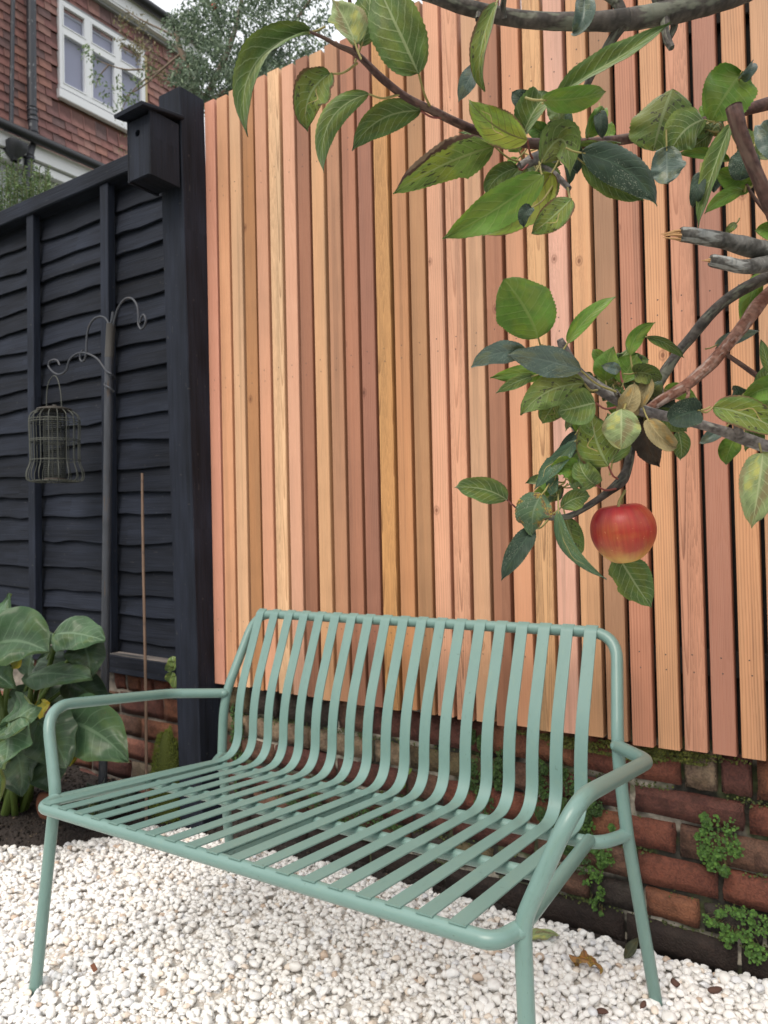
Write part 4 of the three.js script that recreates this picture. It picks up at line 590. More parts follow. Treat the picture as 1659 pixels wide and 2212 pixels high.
// each leaf: [base x, base y, tip x, tip y, width px, depth, kind, options]; c bends the midrib (px), dt is the tip's extra depth, from is where the stalk starts
const LEAVES = [
  [668, 70, 537, 298, 92, 0.66, 'u', { c: [-115, -72], dt: -0.03, fold: 56, roll: 26, twist: -36 }],
  [712, 159, 664, 283, 76, 0.68, 'u', { c: [-42, -22], fold: 14, bite: 0.15, from: [772, 136, 0.685] }],
  [796, 203, 700, 374, 56, 0.71, 'u', { c: [-70, -52], fold: 26, roll: 18, wave: 0.12, from: [862, 204, 0.715] }],
  [908, 239, 757, 330, 68, 0.735, 'u', { c: [-30, -48], fold: 12, roll: -8, from: [965, 252, 0.75] }],
  [904, 158, 806, -50, 118, 0.66, 'u', { c: [6, 10], fold: 16, roll: -10, from: [930, 232, 0.74] }],
  [768, 96, 716, -6, 84, 0.65, 'p', { c: [10, 4], fold: 18, roll: 14, wave: 0.12, bite: 0.3 }],
  [780, 100, 800, -50, 66, 0.7, 'u', { c: [16, 0], fold: 20, roll: 24 }],
  [1068, 316, 843, 418, 92, 0.77, 'b', { c: [6, -22], fold: 10, bite: 0.22, from: [1132, 352, 0.79] }],
  [1072, 304, 990, 288, 30, 0.80, 'u', { fold: 20, roll: 40 }],
  [1139, 302, 1012, 212, 74, 0.74, 'r', { c: [-18, 26], fold: 8, roll: 6, from: [1150, 342, 0.785] }],
  [1172, 378, 955, 516, 82, 0.74, 'y', { c: [16, 10], fold: 12, roll: -10, from: [1165, 350, 0.79] }],
  [1190, 376, 1042, 506, 92, 0.78, 'r', { c: [12, 30], fold: 10, roll: 8 }],
  [1117, 362, 1050, 426, 46, 0.76, 'u', { c: [-24, -16], fold: 22, wave: 0.2, from: [1140, 356, 0.785] }],
  [1234, 430, 1146, 506, 56, 0.75, 'u', { c: [0, 8], fold: 10, from: [1226, 405, 0.78] }],
  [1148, 449, 1131, 490, 32, 0.73, 't', { c: [-14, -12], fold: 35, top: 1, wave: 0.2, from: [1195, 400, 0.78] }],
  [1160, 368, 1180, 440, 80, 0.81, 'u', { fold: 12, c: [10, 0] }],
  [1168, 352, 1232, 384, 84, 0.755, 'v', { c: [30, -132], fold: 16, roll: 12 }],
  [1172, 216, 1318, 200, 62, 0.60, 'y', { c: [0, 8], fold: 14, roll: 30, wave: 0.03 }],
  [1205, 206, 1432, 76, 64, 0.62, 'u', { c: [-6, -6], fold: 46, roll: -34, dt: -0.02 }],
  [1132, 288, 1192, 196, 72, 0.79, 'u', { c: [-10, -12], fold: 24, roll: -18, wave: 0.12 }],
  [1148, 232, 1104, 198, 44, 0.84, 't', { fold: 26, top: 1 }],
  [1072, 6, 1034, 206, 42, 0.72, 'u', { c: [-30, 6], fold: 34, roll: 24, wave: 0.12 }],
  [1030, 140, 993, 214, 38, 0.735, 's', { c: [-6, 6], fold: 18, top: 1, roll: -12 }],
  [1262, -8, 1232, 72, 50, 0.71, 's', { c: [18, 30], fold: 34, top: 1, wave: 0.2 }],
  [1233, 300, 1246, 381, 40, 0.76, 't', { c: [14, 0], fold: 30, top: 1, roll: 18 }],
  [1256, 330, 1421, 444, 92, 0.74, 't', { c: [36, -34], fold: 18, top: 1, roll: -20, cup: -0.1 }],
  [1258, 350, 1390, 428, 56, 0.755, 'u', { c: [-2, 14], fold: 10, roll: 20 }],
  [1234, 312, 1340, 308, 26, 0.78, 'b', { c: [0, -8], fold: 40, roll: 35 }],
  [1270, 296, 1308, 234, 52, 0.84, 'y', { c: [-6, -6], fold: 30, roll: 20, wave: 0.15 }],
  [1296, 240, 1302, 300, 30, 0.83, 't', { top: 1, fold: 34 }],
  [1312, 300, 1322, 262, 26, 0.87, 'y', {}],
  [1452, 192, 1412, 326, 122, 0.83, 'v', { c: [-6, 0], fold: 9, roll: 4, shape: 'round', from: [1445, 282, 0.86] }],
  [1598, 161, 1534, 262, 112, 0.84, 'y', { c: [-8, 4], fold: 12, roll: -6, wave: 0.1, from: [1613, 228, 0.88] }],
  [1600, 168, 1628, 136, 34, 0.83, 's', { top: 1, fold: 34, roll: 20 }],
  [1552, 262, 1530, 296, 44, 0.87, 'm', { fold: 20 }],
  [1520, 258, 1446, 338, 84, 0.80, 'u', { c: [-18, -22], fold: 12, roll: -10, from: [1566, 252, 0.875] }],
  [1440, 318, 1442, 402, 74, 0.79, 's', { c: [0, 4], fold: 16, top: 1, wave: 0.16, shape: 'round', bite: 0.15 }],
  [1574, 347, 1463, 334, 24, 0.86, 'y', { c: [0, -16], fold: 14, roll: 16 }],
  [1578, 268, 1504, 486, 50, 0.78, 'u', { c: [-10, 10], fold: 40, roll: 22, twist: 34 }],
  [1512, 372, 1498, 456, 34, 0.79, 't', { top: 1, fold: 26, roll: -14 }],
  [1606, 410, 1520, 463, 34, 0.84, 'y', { c: [-10, -14], fold: 16, from: [1612, 400, 0.83] }],
  [1628, 394, 1546, 372, 58, 0.845, 'y', { c: [0, 6], fold: 12, from: [1614, 402, 0.83] }],
  [1622, 326, 1600, 390, 62, 0.82, 't', { top: 1, fold: 16, c: [-10, 0], shape: 'round' }],
  [1700, 338, 1630, 270, 70, 0.70, 's', { top: 1, fold: 18, c: [10, -14] }],
  [1692, 506, 1630, 498, 42, 0.84, 'y', { fold: 12, c: [0, -8] }],
  [1590, 482, 1565, 505, 18, 0.86, 'u', { fold: 12 }],
  // middle
  [1163, 730, 1090, 607, 118, 0.80, 'y', { c: [14, -6], fold: 4, wave: 0.03, shape: 'round', from: [1172, 746, 0.82] }],
  [1226, 741, 1333, 631, 40, 0.79, 'y', { c: [-16, -4], fold: 30, roll: -14 }],
  [1138, 762, 1018, 792, 48, 0.775, 's', { c: [-10, -28], top: 1, fold: 14, roll: -22, from: [1180, 790, 0.80] }],
  [1254, 800, 1096, 768, 66, 0.765, 's', { c: [-6, -14], top: 1, fold: 12, roll: -18, from: [1330, 846, 0.80] }],
  [1204, 806, 1058, 822, 44, 0.79, 'y', { c: [0, -16], fold: 24, roll: 14 }],
  [1152, 812, 1074, 848, 28, 0.785, 'u', { c: [0, -8], fold: 20 }],
  [1262, 828, 1128, 900, 80, 0.775, 'v', { c: [-30, -32], fold: 20, roll: 12, wave: 0.1, from: [1290, 843, 0.81] }],
  [1206, 864, 1171, 917, 54, 0.795, 'u', { c: [-4, -4], fold: 14 }],
  [1286, 870, 1211, 888, 72, 0.765, 'u', { c: [0, 0], fold: 10, bite: 0.25, shape: 'round', from: [1330, 880, 0.81] }],
  [1308, 822, 1324, 752, 58, 0.835, 'y', { c: [-8, 0], fold: 14, from: [1316, 846, 0.825] }],
  [1346, 828, 1376, 764, 72, 0.85, 'y', { c: [-4, 0], fold: 18, roll: -12 }],
  [1330, 826, 1292, 790, 52, 0.86, 'u', { fold: 12 }],
  [1362, 768, 1414, 698, 36, 0.83, 'y', { c: [-26, -14], fold: 26, wave: 0.12, from: [1368, 800, 0.83] }],
  [1398, 728, 1478, 778, 24, 0.84, 'u', { c: [10, -18], fold: 24, roll: 20 }],
  [1340, 800, 1300, 790, 26, 0.82, 's', { top: 1, fold: 22, from: [1345, 826, 0.82] }],
  [1370, 806, 1424, 824, 46, 0.82, 'v', { c: [4, -16], fold: 22 }],
  [1346, 892, 1370, 828, 46, 0.815, 'd', { fold: 14, c: [8, 6] }],
  [1398, 812, 1380, 884, 34, 0.82, 'd', { fold: 36, roll: 14, c: [10, 0] }],
  [1368, 905, 1338, 862, 44, 0.83, 'd', { fold: 14 }],
  [1342, 884, 1342, 964, 74, 0.765, 'p', { fold: 6, shape: 'round', from: [1352, 872, 0.81] }],
  [1392, 902, 1424, 1008, 74, 0.84, 'k', { fold: 18, bite: 0.35, wave: 0.12, c: [-20, 0] }],
  [1400, 906, 1466, 970, 50, 0.80, 'd', { fold: 30, c: [-10, 14], wave: 0.1 }],
  [1512, 886, 1446, 908, 58, 0.80, 't', { top: 1, fold: 14, shape: 'round', c: [0, -6], wave: 0.1 }],
  [1434, 842, 1504, 860, 36, 0.93, 'y', { fold: 14, c: [0, -10] }],
  [1464, 930, 1471, 997, 38, 0.90, 'u', { fold: 14, c: [8, 0] }],
  [1562, 926, 1512, 956, 28, 0.88, 's', { top: 1, fold: 16 }],
  [1590, 944, 1568, 1004, 48, 0.88, 'y', { fold: 24, wave: 0.16, c: [-8, 0] }],
  [1540, 880, 1710, 948, 78, 0.82, 'u', { c: [-6, -26], fold: 20, roll: -12, from: [1508, 886, 0.80] }],
  [1648, 978, 1624, 1140, 82, 0.82, 'p', { c: [4, -6], fold: 8, from: [1640, 958, 0.85] }],
  [1690, 838, 1604, 868, 54, 0.83, 'y', { fold: 20, c: [-8, -22], wave: 0.1 }],
  [1650, 850, 1638, 880, 30, 0.84, 'y', { fold: 26 }],
  [1546, 746, 1637, 717, 32, 0.93, 's', { top: 1, fold: 16, c: [0, -8] }],
  [1664, 806, 1644, 734, 26, 0.86, 'u', { fold: 26 }],
  [1642, 588, 1605, 708, 44, 0.93, 'y', { fold: 26, c: [-6, 0] }],
  [1700, 860, 1640, 910, 46, 0.86, 'u', { fold: 14 }],
  // lower
  [1314, 1006, 1277, 896, 100, 0.785, 'u', { c: [-14, 4], fold: 10, from: [1334, 1034, 0.845] }],
  [1322, 1000, 1312, 892, 74, 0.82, 'u', { c: [14, 0], fold: 12 }],
  [1246, 934, 1208, 1010, 34, 0.83, 't', { top: 1, fold: 22, c: [-8, 0] }],
  [1096, 1080, 974, 1056, 56, 0.78, 'u', { c: [6, -26], fold: 6, roll: -6, from: [1160, 1118, 0.825] }],
  [1246, 950, 1152, 1056, 40, 0.80, 'q', { c: [-8, 4], fold: 18, top: 1, roll: 18, bite: 0.2 }],
  [1246, 1014, 1190, 1014, 52, 0.80, 'y', { c: [0, -12], fold: 20, bite: 0.2 }],
  [1200, 1030, 1188, 1070, 34, 0.80, 'q', { top: 1, fold: 16, bite: 0.4 }],
  [1172, 1066, 1156, 1166, 76, 0.79, 'm', { top: 1, c: [-26, -8], fold: 22, wave: 0.12, bite: 0.3 }],
  [1153, 1140, 1084, 1251, 46, 0.795, 't', { top: 1, c: [-6, -4], fold: 14, from: [1183, 1124, 0.83] }],
  [1285, 1046, 1250, 994, 54, 0.80, 'u', { c: [-10, 10], fold: 16, bite: 0.3, from: [1330, 1056, 0.85] }],
  [1212, 1096, 1278, 1074, 46, 0.81, 'u', { c: [0, -18], fold: 20, roll: 16 }],
  [1222, 1118, 1256, 1206, 52, 0.85, 'v', { c: [-4, 6], fold: 14 }],
  [1206, 1102, 1306, 1240, 34, 0.80, 'q', { c: [-50, 30], fold: 30, roll: 10, twist: 40 }],
  [1334, 1196, 1408, 1312, 90, 0.88, 'u', { c: [-4, 4], fold: 12, bite: 0.15, from: [1345, 1070, 0.87] }],
  [1308, 1180, 1312, 1206, 18, 0.88, 'k', { fold: 20 }],
];
{ // smaller leaves tucked in behind and between the large ones
  const r = mulberry(8801), spots = [[1150, 335, 70, 70, 10], [1215, 300, 60, 60, 8], [1330, 820, 70, 60, 14], [1250, 850, 60, 50, 6], [1255, 960, 45, 70, 9], [1215, 1050, 45, 50, 7], [1400, 880, 50, 50, 7], [1560, 270, 70, 60, 7], [1640, 860, 40, 50, 5], [1600, 350, 50, 50, 5], [1620, 920, 40, 40, 4]];
  for (const [x, y, rx, ry, n] of spots) for (let i = 0; i < n; i++) { const a = r() * 6.283, q = Math.sqrt(r()), bx = x + Math.cos(a) * q * rx * 0.5, by = y + Math.sin(a) * q * ry * 0.5, l = 38 + 40 * r(), b = a + (r() - 0.5) * 1.6; LEAVES.push([bx, by, bx + Math.cos(b) * l, by + Math.sin(b) * l + 8, 26 + 26 * r(), (y > 700 ? 0.855 : 0.845) + 0.05 * r(), 'uuyvtuyus'[Math.floor(r() * 9)], { c: [(r() - 0.5) * 30, -12 * r()], fold: 10 + 30 * r(), roll: (r() - 0.5) * 70, bite: r() < 0.3 ? 0.35 : 0, top: r() < 0.3 ? 1 : 0 }]); }
}
LEAVES.forEach(([bx, by, tx, ty, w, d, kind, o], i) => {
  const dt = o.dt || 0, c = o.c || [0, 0], B = at(bx, by, d), T = at(tx, ty, d + dt), K = at((bx + tx) / 2 + c[0], (by + ty) / 2 + c[1], d + dt / 2 - 0.010 + 0.03 * (hash(i, 7, 3) - 0.5));
  const m = part(tree, i ? `leaf_${String(i).padStart(3, '0')}` : 'leaf', own(blade(B, K, T, w / FD * d * 1.1, o, i * 3 + 1)), LM[kind === 'u' && i % 4 === 1 ? 'w' : kind]);
  if (!o.from) { const back = B.clone().sub(K).normalize(), F = B.clone().addScaledVector(back, 0.016).add(V(0, 0.002, 0)); part(m, 'stalk', own(tube(curve([F, B.clone().lerp(F, 0.5).add(V(0, -0.001, 0)), B.clone().addScaledVector(back, -0.004)], 4), 0.001, 5)), petiole); }
  if (o.from) { const F = at(...o.from), mid = F.clone().lerp(B, 0.55).add(V(0, -0.004, 0)); part(m, 'stalk', own(tube(curve([F, mid, B], 6), (t) => mix(0.0013, 0.00095, t), 6)), i % 3 ? petiole : petioleRed); }
});

// ---------------------------------------------------------------- the apple
{
  const skin = colorTex(1024, 512, (u, v) => { // v: 0 at the flower end, 1 at the stalk
    const wob = fbm(u * 6, 2, 801, 3) - 0.5, blush = smooth(0.17, 0.43, v + 0.14 * wob + 0.08 * (fbm(u * 40, v * 5, 802, 3) - 0.5)) * (0.82 + 0.24 * smooth(0.2, 0.75, fbm(u * 3 + 4, v * 2, 803, 3)));
    const streak = fbm(u * 90, v * 4, 804, 3), st2 = noise(u * 240, v * 7, 805), dot = noise(u * 130, v * 62, 806), russ = fbm(u * 10, v * 10, 807, 3);
    let c = mix3(L3(206, 162, 84), L3(190, 120, 62), smooth(0.4, 0.7, fbm(u * 8, v * 8, 808, 3)));
    const red = mix3(L3(178, 40, 44), L3(140, 16, 32), 0.25 + 0.4 * smooth(0.2, 0.8, streak) + 0.35 * smooth(0.3, 0.7, fbm(u * 5, v * 4, 809, 3)));
    c = mix3(c, red, clamp(blush * (0.97 + 0.12 * (st2 - 0.5))));
    if (dot > 0.94) c = mix3(c, L3(226, 172, 128), 0.5 * smooth(0.94, 0.99, dot));
    return mix3(c, L3(150, 110, 70), smooth(0.68, 0.8, russ) * 0.35 * smooth(0.5, 0.1, v) + smooth(0.93, 0.99, v) * 0.6);
  });
  const n = 40, seg = 56, pos = [], uv = [], idx = [], R = 0.0362;
  for (let i = 0; i <= n; i++) for (let k = 0; k <= seg; k++) {
    const t = i / n, a = t * Math.PI, ph = k / seg * Math.PI * 2, th = a; // 0 = bottom
    const rad = 1 + 0.009 * Math.cos(ph * 5 + 0.4) * smooth(0.4, 0.05, t) + 0.045 * Math.sin(ph + 0.8);
    let r = Math.sin(th) * (1 + 0.06 * Math.cos(th) * -1) , y = -Math.cos(th) * 0.97;
    y -= 0.24 * Math.exp(-(((1 - t) * Math.PI / 0.3) ** 2)); y += 0.14 * Math.exp(-((t * Math.PI / 0.24) ** 2)); r = Math.pow(Math.sin(th), 0.8) * (1.0 - 0.07 * Math.cos(th)); r *= 1.0 - 0.09 * smooth(0.5, 0.05, t);
    pos.push(Math.cos(ph) * r * rad * R, y * R * (1 + 0.03 * Math.cos(ph - 2.2)), Math.sin(ph) * r * rad * R); uv.push(k / seg, t);
  }
  for (let i = 0; i < n; i++) for (let k = 0; k < seg; k++) { const q = i * (seg + 1) + k; idx.push(q, q + seg + 1, q + 1, q + 1, q + seg + 1, q + seg + 2); }
  const c = at(1344, 1150, 0.845), ap = thing('apple', 'ripe red apple with yellow base hanging from the branch', 'apple', [c.x, c.y, c.z]);
  ap.rotation.set(0.10, 0.59, 0.10);
  part(ap, 'body', geo(pos, uv, idx), material(null, 0.4, { map: skin, phys: true, specularIntensity: 0.8 }));
  const top = at(1350, 1060, 0.86).sub(c).applyEuler(new THREE.Euler(0, 0, 0)), inv = new THREE.Quaternion().setFromEuler(ap.rotation).invert(); top.applyQuaternion(inv);
  part(ap, 'stalk', tube(curve([V(0, 0.018, 0), V(0.001, 0.032, 0), top], 6), 0.0018, 7), petiole);
  part(ap, 'calyx', mergeGeometries([0, 1, 2, 3, 4].map((k) => new THREE.ConeGeometry(0.0016, 0.0075, 4).rotateZ(0.7).translate(0.0032, -0.0282, 0).rotateY(k * 1.2566))), material([0.05, 0.04, 0.025], 0.8));
}
// ---------------------------------------------------------------- broad-leaved plant in the soil bed
OUTLINE.heart = (t) => Math.pow(Math.sin(Math.PI * Math.pow(clamp(t), 0.62)), 0.8) * (t < 0.03 ? 0.7 : 1);
{
  const bt = (sd, a, b, v) => leafTex({ seed: sd, under: b, vein: L3(128, 150, 96), top: a, topVein: v });
  const mats = [bt(901, L3(48, 80, 46), L3(110, 138, 74), L3(84, 110, 80)), bt(911, L3(38, 64, 38), L3(92, 120, 60), L3(70, 94, 68)), bt(921, L3(66, 98, 64), L3(120, 148, 84), L3(108, 134, 104)), bt(931, L3(158, 152, 40), L3(160, 150, 40), L3(170, 170, 70))].map((t) => material([1, 1, 1], 0.92, { map: t, phys: true, transmission: 0.15, thickness: 0, clearcoat: 0.4, clearcoatRoughness: 0.3 }));
  const base = V(-2.37, 0, 0.225), p = thing('broadleaf_plant', 'large clump of broad heart shaped green leaves in the soil bed', 'plant', [base.x, 0, base.z]);
  const stemMat = material(null, 0.55, { map: colorTex(64, 128, (u, v) => mix3(L3(56, 80, 34), L3(92, 110, 48), fbm(u * 8, v * 3, 941, 3)).map((c) => c * (0.8 + 0.4 * noise(u * 30, v * 2, 942)))) });
  const up = (a, b, c) => V(a, b, c).normalize();
  // base px, tip px, width px, depth, tip depth, face direction, material, bend, stem foot offset
  const L = [
    [118, 1372, 228, 1392, 92, 2.16, 2.12, up(0.1, 1, 0.75), 2, [0, -24], [0.02, 0.02]],
    [128, 1378, 52, 1362, 62, 2.2, 2.16, up(-0.2, 1, 0.6), 2, [0, -14], null],
    [176, 1384, 192, 1466, 74, 2.16, 2.12, up(0.8, 0.2, 0.8), 1, [14, -6], null],
    [-6, 1392, 108, 1418, 128, 2.02, 1.98, up(0.25, 0.8, 0.75), 0, [0, -36], [-0.06, 0.06]],
    [-24, 1372, 34, 1286, 66, 2.1, 2.1, up(0.2, 0.3, 1), 2, [-6, 0], [-0.09, 0.0]],
    [-20, 1456, 28, 1486, 56, 1.98, 1.96, up(0.2, 0.8, 0.7), 0, [4, -10], null],
    [62, 1462, 204, 1476, 92, 2.14, 2.08, up(0.1, 0.9, 0.65), 0, [0, -26], [0.0, 0.0]],
    [10, 1580, 76, 1524, 118, 1.98, 1.96, up(0.15, 0.75, 0.8), 2, [4, -10], [-0.08, 0.09]],
    [18, 1560, 8, 1662, 118, 1.98, 1.92, up(0.1, 0.6, 0.8), 2, [10, 0], null],
    [142, 1556, 276, 1646, 112, 2.1, 2.02, up(0.1, 0.7, 0.9), 0, [14, -26], [0.04, 0.05]],
    [160, 1556, 246, 1500, 70, 2.16, 2.14, up(0.2, 0.8, 0.6), 1, [0, -6], null],
    [82, 1556, 152, 1660, 104, 2.06, 2.0, up(0.1, 0.55, 0.9), 1, [6, -8], [0.02, 0.07]],
    [90, 1510, 96, 1566, 46, 2.2, 2.18, up(0, 0.5, 1), 3, [0, 0], null],
    [166, 1590, 152, 1656, 40, 2.14, 2.1, up(0, 0.4, 1), 3, [8, 0], null],
    [24, 1440, 44, 1406, 28, 2.0, 2.0, up(0.5, 0.4, 0.9), 3, [6, 0], [-0.04, 0.04]],
    [60, 1460, 70, 1400, 60, 2.3, 2.3, up(0, 0.6, 0.8), 1, [0, 0], null],
    [20, 1500, 60, 1560, 90, 2.3, 2.26, up(0, 0.6, 0.8), 1, [0, 0], null],
    [120, 1470, 176, 1530, 80, 2.34, 2.3, up(0, 0.6, 0.8), 1, [0, -8], null],
    [30, 1620, 66, 1680, 80, 2.3, 2.2, up(0, 0.5, 0.9), 1, [0, -8], null],
    [30, 1610, 52, 1720, 96, 2.12, 2.06, up(0.05, 0.5, 0.9), 1, [10, -6], [-0.02, 0.1]],
    [96, 1620, 122, 1712, 84, 2.1, 2.06, up(0.15, 0.5, 0.9), 1, [8, -4], [0.03, 0.1]],
    [-30, 1640, -10, 1740, 100, 2.0, 1.95, up(0, 0.5, 0.9), 0, [8, -4], [-0.08, 0.12]],
    [150, 1470, 232, 1540, 70, 2.24, 2.2, up(0.2, 0.7, 0.8), 1, [6, -10], null],
    [80, 1430, 150, 1452, 70, 2.26, 2.2, up(0.1, 0.8, 0.6), 1, [0, -12], null],
    [-60, 1480, -120, 1560, 110, 2.1, 2.0, up(-0.3, 0.8, 0.6), 0, [0, -20], [-0.1, 0.02]],
    [-60, 1380, -150, 1380, 110, 2.15, 2.15, up(-0.2, 0.9, 0.5), 0, [0, -26], [-0.12, -0.02]],
  ];
  L.forEach(([bx, by, tx, ty, w, d0, d1, n, m, c, st], i) => {
    const B = at(bx, by, d0), T = at(tx, ty, d1), K = at((bx + tx) / 2 + c[0], (by + ty) / 2 + c[1], (d0 + d1) / 2);
    const lf = part(p, i ? `leaf_${String(i).padStart(3, '0')}` : 'leaf', blade(B, K, T, w / FD * d0 * 1.15, { normal: n, shape: 'heart', smooth: 1, fold: 12, cup: -0.08, wave: 0.2, top: 1, rows: 22, half: 6, thick: 0.0004 }, i * 5 + 2).translate(-base.x, 0, -base.z), mats[m]);
    const off = st || [rr(-0.09, 0.07), rr(-0.04, 0.08)], F = V(base.x + off[0], -0.02, base.z + off[1]), mid = F.clone().lerp(B, 0.6).add(V(off[0] * 0.4, 0.05, off[1] * 0.3));
    part(p, 'stem', tube(curve([F, F.clone().lerp(mid, 0.5).add(V(0, 0.02, 0)), mid, B.clone().lerp(T, 0.06)], 7), (t) => mix(st ? 0.017 : 0.011, 0.006, t), 9, { along: 3 }).translate(-base.x, 0, -base.z), stemMat);
  });
}
// ---------------------------------------------------------------- small plants on the brick wall, moss, ivy
const disc = (r, n = 6) => { const s = []; for (let i = 0; i < n; i++) { const a = i / n * 6.2832; s.push([Math.cos(a) * r * (0.85 + 0.3 * hash(i, n, 3)), Math.sin(a) * r * (0.85 + 0.3 * hash(i, n, 5))]); } return s; };
function clump(list) { // list of {p, n, r}
  const pos = [], col = [], idx = [], uv = [];
  for (const { p, n, r, c } of list) {
    const t = Math.abs(n.y) < 0.9 ? V(0, 1, 0).cross(n).normalize() : V(1, 0, 0), b = n.clone().cross(t), k = pos.length / 3, dd = disc(r, 5 + Math.floor(r * 1e5) % 3), bend = r * 0.3;
    pos.push(p.x, p.y, p.z); col.push(...c); uv.push(0.5, 0.5);
    for (const [x, y] of dd) { pos.push(p.x + t.x * x + b.x * y + n.x * bend, p.y + t.y * x + b.y * y + n.y * bend, p.z + t.z * x + b.z * y + n.z * bend); col.push(...c); uv.push(0.5 + x * 100, 0.5 + y * 100); }
    for (let i = 0; i < dd.length; i++) idx.push(k, k + 1 + i, k + 1 + (i + 1) % dd.length);
  }
  const g = geo(pos, uv, idx); g.setAttribute('color', new THREE.Float32BufferAttribute(col, 3)); return g;
}
const tinyLeaf = material([1, 1, 1], 0.9, { vertexColors: true, phys: true, transmission: 0.25, thickness: 0, clearcoat: 0.2, clearcoatRoughness: 0.5 });
const stemThin = material(L3(96, 84, 52), 0.8);
function wallPlant(label, cx, cy, rx, ry, n, tone, o = {}) {
  const z = -0.043, r = mulberry(Math.round(cx * 1000 + cy * 77) + 5), g = thing(o.name || 'wall_plant', label, o.category || 'plant', [cx, cy, z], 0, o.group), list = [], st = [];
  const lobes = []; for (let i = 0; i < (o.lobes || 7) * 2; i++) { const ly = (r() - 0.6) * 2.0 * ry; lobes.push([(r() - 0.5) * 1.9 * rx * (ly < -0.5 * ry ? 0.6 : 1), ly, 0.10 + 0.42 * r() * r()]); };
  for (let i = 0; i < n; i++) {
    const l = lobes[Math.floor(r() * lobes.length)], a = r() * 6.283, q = Math.pow(r(), 0.65) * l[2], x = l[0] + Math.cos(a) * q * rx, y = l[1] + Math.sin(a) * q * ry, th = (o.thick || 0.016) * (1 - q / l[2] * 0.8) * (0.3 + 0.9 * r());
    if (cy + y > (o.maxY || 9) || cy + y < 0.005) continue;
    const k = 0.6 + 0.8 * r(), c = mix3(tone, [tone[0] * 1.7, tone[1] * 1.5, tone[2] * 0.9], r() * 0.8).map((v) => v * k);
    list.push({ p: V(x, y, 0.004 + th), n: V(r() - 0.5, r() * 0.7 - 0.1, 0.45 + 0.6 * r()).normalize(), r: (o.leaf || 0.0028) * (0.6 + 0.8 * r()), c });
    if (i % 9 === 0) st.push(tube([V(x * 0.75, y * 0.75 + 0.008, 0.003), V(x, y, 0.003 + th)], 0.0004, 3, { open: 1 }));
  }
  part(g, 'leaves', clump(list), tinyLeaf).userData.kind = 'stuff';
  if (st.length) part(g, 'stems', mergeGeometries(st), stemThin).userData.kind = 'stuff';
}
for (const [w, list] of mossLater) part(w, 'joint_moss', clump(list), tinyLeaf).userData.kind = 'stuff';
const GREEN = L3(70, 108, 44), DKGREEN = L3(52, 82, 34), MOSS = L3(84, 92, 34);
wallPlant('bushy little creeping plant in the upper brick joints right of the bench leg', -0.305, 0.262, 0.046, 0.06, 900, GREEN, { lobes: 11 });
wallPlant('trailing little plant in the lowest brick joints at the right edge', -0.262, 0.088, 0.062, 0.045, 950, GREEN, { lobes: 13 });
wallPlant('small green sprig low on the brick wall behind the armrest leg', -0.556, 0.075, 0.026, 0.032, 220, GREEN, { lobes: 6 });
wallPlant('dense green creeping plant on the bricks behind the right bench slats', -0.62, 0.275, 0.085, 0.11, 3600, DKGREEN, { lobes: 14, maxY: 0.42 });
wallPlant('thin green creeper hanging below the rear bench rail', -0.535, 0.19, 0.05, 0.06, 700, GREEN, { lobes: 7 });
wallPlant('dark green creeper on the bricks behind the middle bench slats', -0.83, 0.31, 0.06, 0.1, 1300, DKGREEN, { lobes: 9, maxY: 0.42 });
wallPlant('low green creeper on the bricks seen under the seat slats', -1.25, 0.13, 0.22, 0.05, 1900, DKGREEN, { lobes: 14 });
wallPlant('green creeper beside the black post behind the bench', -1.66, 0.25, 0.035, 0.13, 900, DKGREEN, { lobes: 9, maxY: 0.4 });
wallPlant('strip of dark moss on the wall top under the cedar ends', -0.52, 0.408, 0.22, 0.016, 2600, MOSS, { name: 'moss_strip', category: 'moss', lobes: 16, leaf: 0.0022, thick: 0.012, maxY: 0.428 });
function blades(n, place, mat, w, l) {
  const pos = [], uv = [], idx = [];
  for (let i = 0; i < n; i++) { const { p, d } = place(i), s = V(rnd() - 0.5, rnd() - 0.5, rnd() - 0.5).cross(d).normalize().multiplyScalar(w * rr(0.6, 1.2)), L = l * rr(0.5, 1.2), k = pos.length / 3, m = p.clone().addScaledVector(d, L * 0.6), t = p.clone().addScaledVector(d, L).add(V(rr(-0.3, 0.3), rr(-0.5, 0), rr(-0.3, 0.3)).multiplyScalar(L * 0.4)); for (const q of [p.clone().sub(s), p.clone().add(s), m.clone().sub(s.clone().multiplyScalar(0.7)), m.clone().add(s.clone().multiplyScalar(0.7)), t]) { pos.push(q.x, q.y, q.z); uv.push(0, 0); } idx.push(k, k + 1, k + 2, k + 1, k + 3, k + 2, k + 2, k + 3, k + 4); }
  return geo(pos, uv, idx);
}
{
  const g = thing('moss_mound', 'bright green cushion of moss piled against the black post', 'moss', [-1.905, 0, 0.03]);
  const core = new THREE.SphereGeometry(1, 18, 12).scale(0.062, 0.27, 0.045);
  part(g, 'cushion', core, material(L3(70, 78, 26), 0.95));
  const mossMat = material(L3(116, 128, 44), 0.9, { phys: true, transmission: 0.2, thickness: 0 });
  part(g, 'fronds', blades(5200, () => { const a = rnd() * 6.283, h = Math.acos(rnd()), d = V(Math.sin(h) * Math.cos(a), Math.cos(h), Math.sin(h) * Math.sin(a)), b = 1 + 0.25 * (noise(d.x * 4 + 3, d.y * 4 + d.z * 3, 951) - 0.5); return { p: V(d.x * 0.06 * b, d.y * 0.268 * b, d.z * 0.044 * b), d: d.clone().add(V(rr(-0.5, 0.5), rr(-0.3, 0.4), rr(-0.5, 0.5))).normalize() }; }, null, 0.0011, 0.012), mossMat).userData.kind = 'stuff';
}
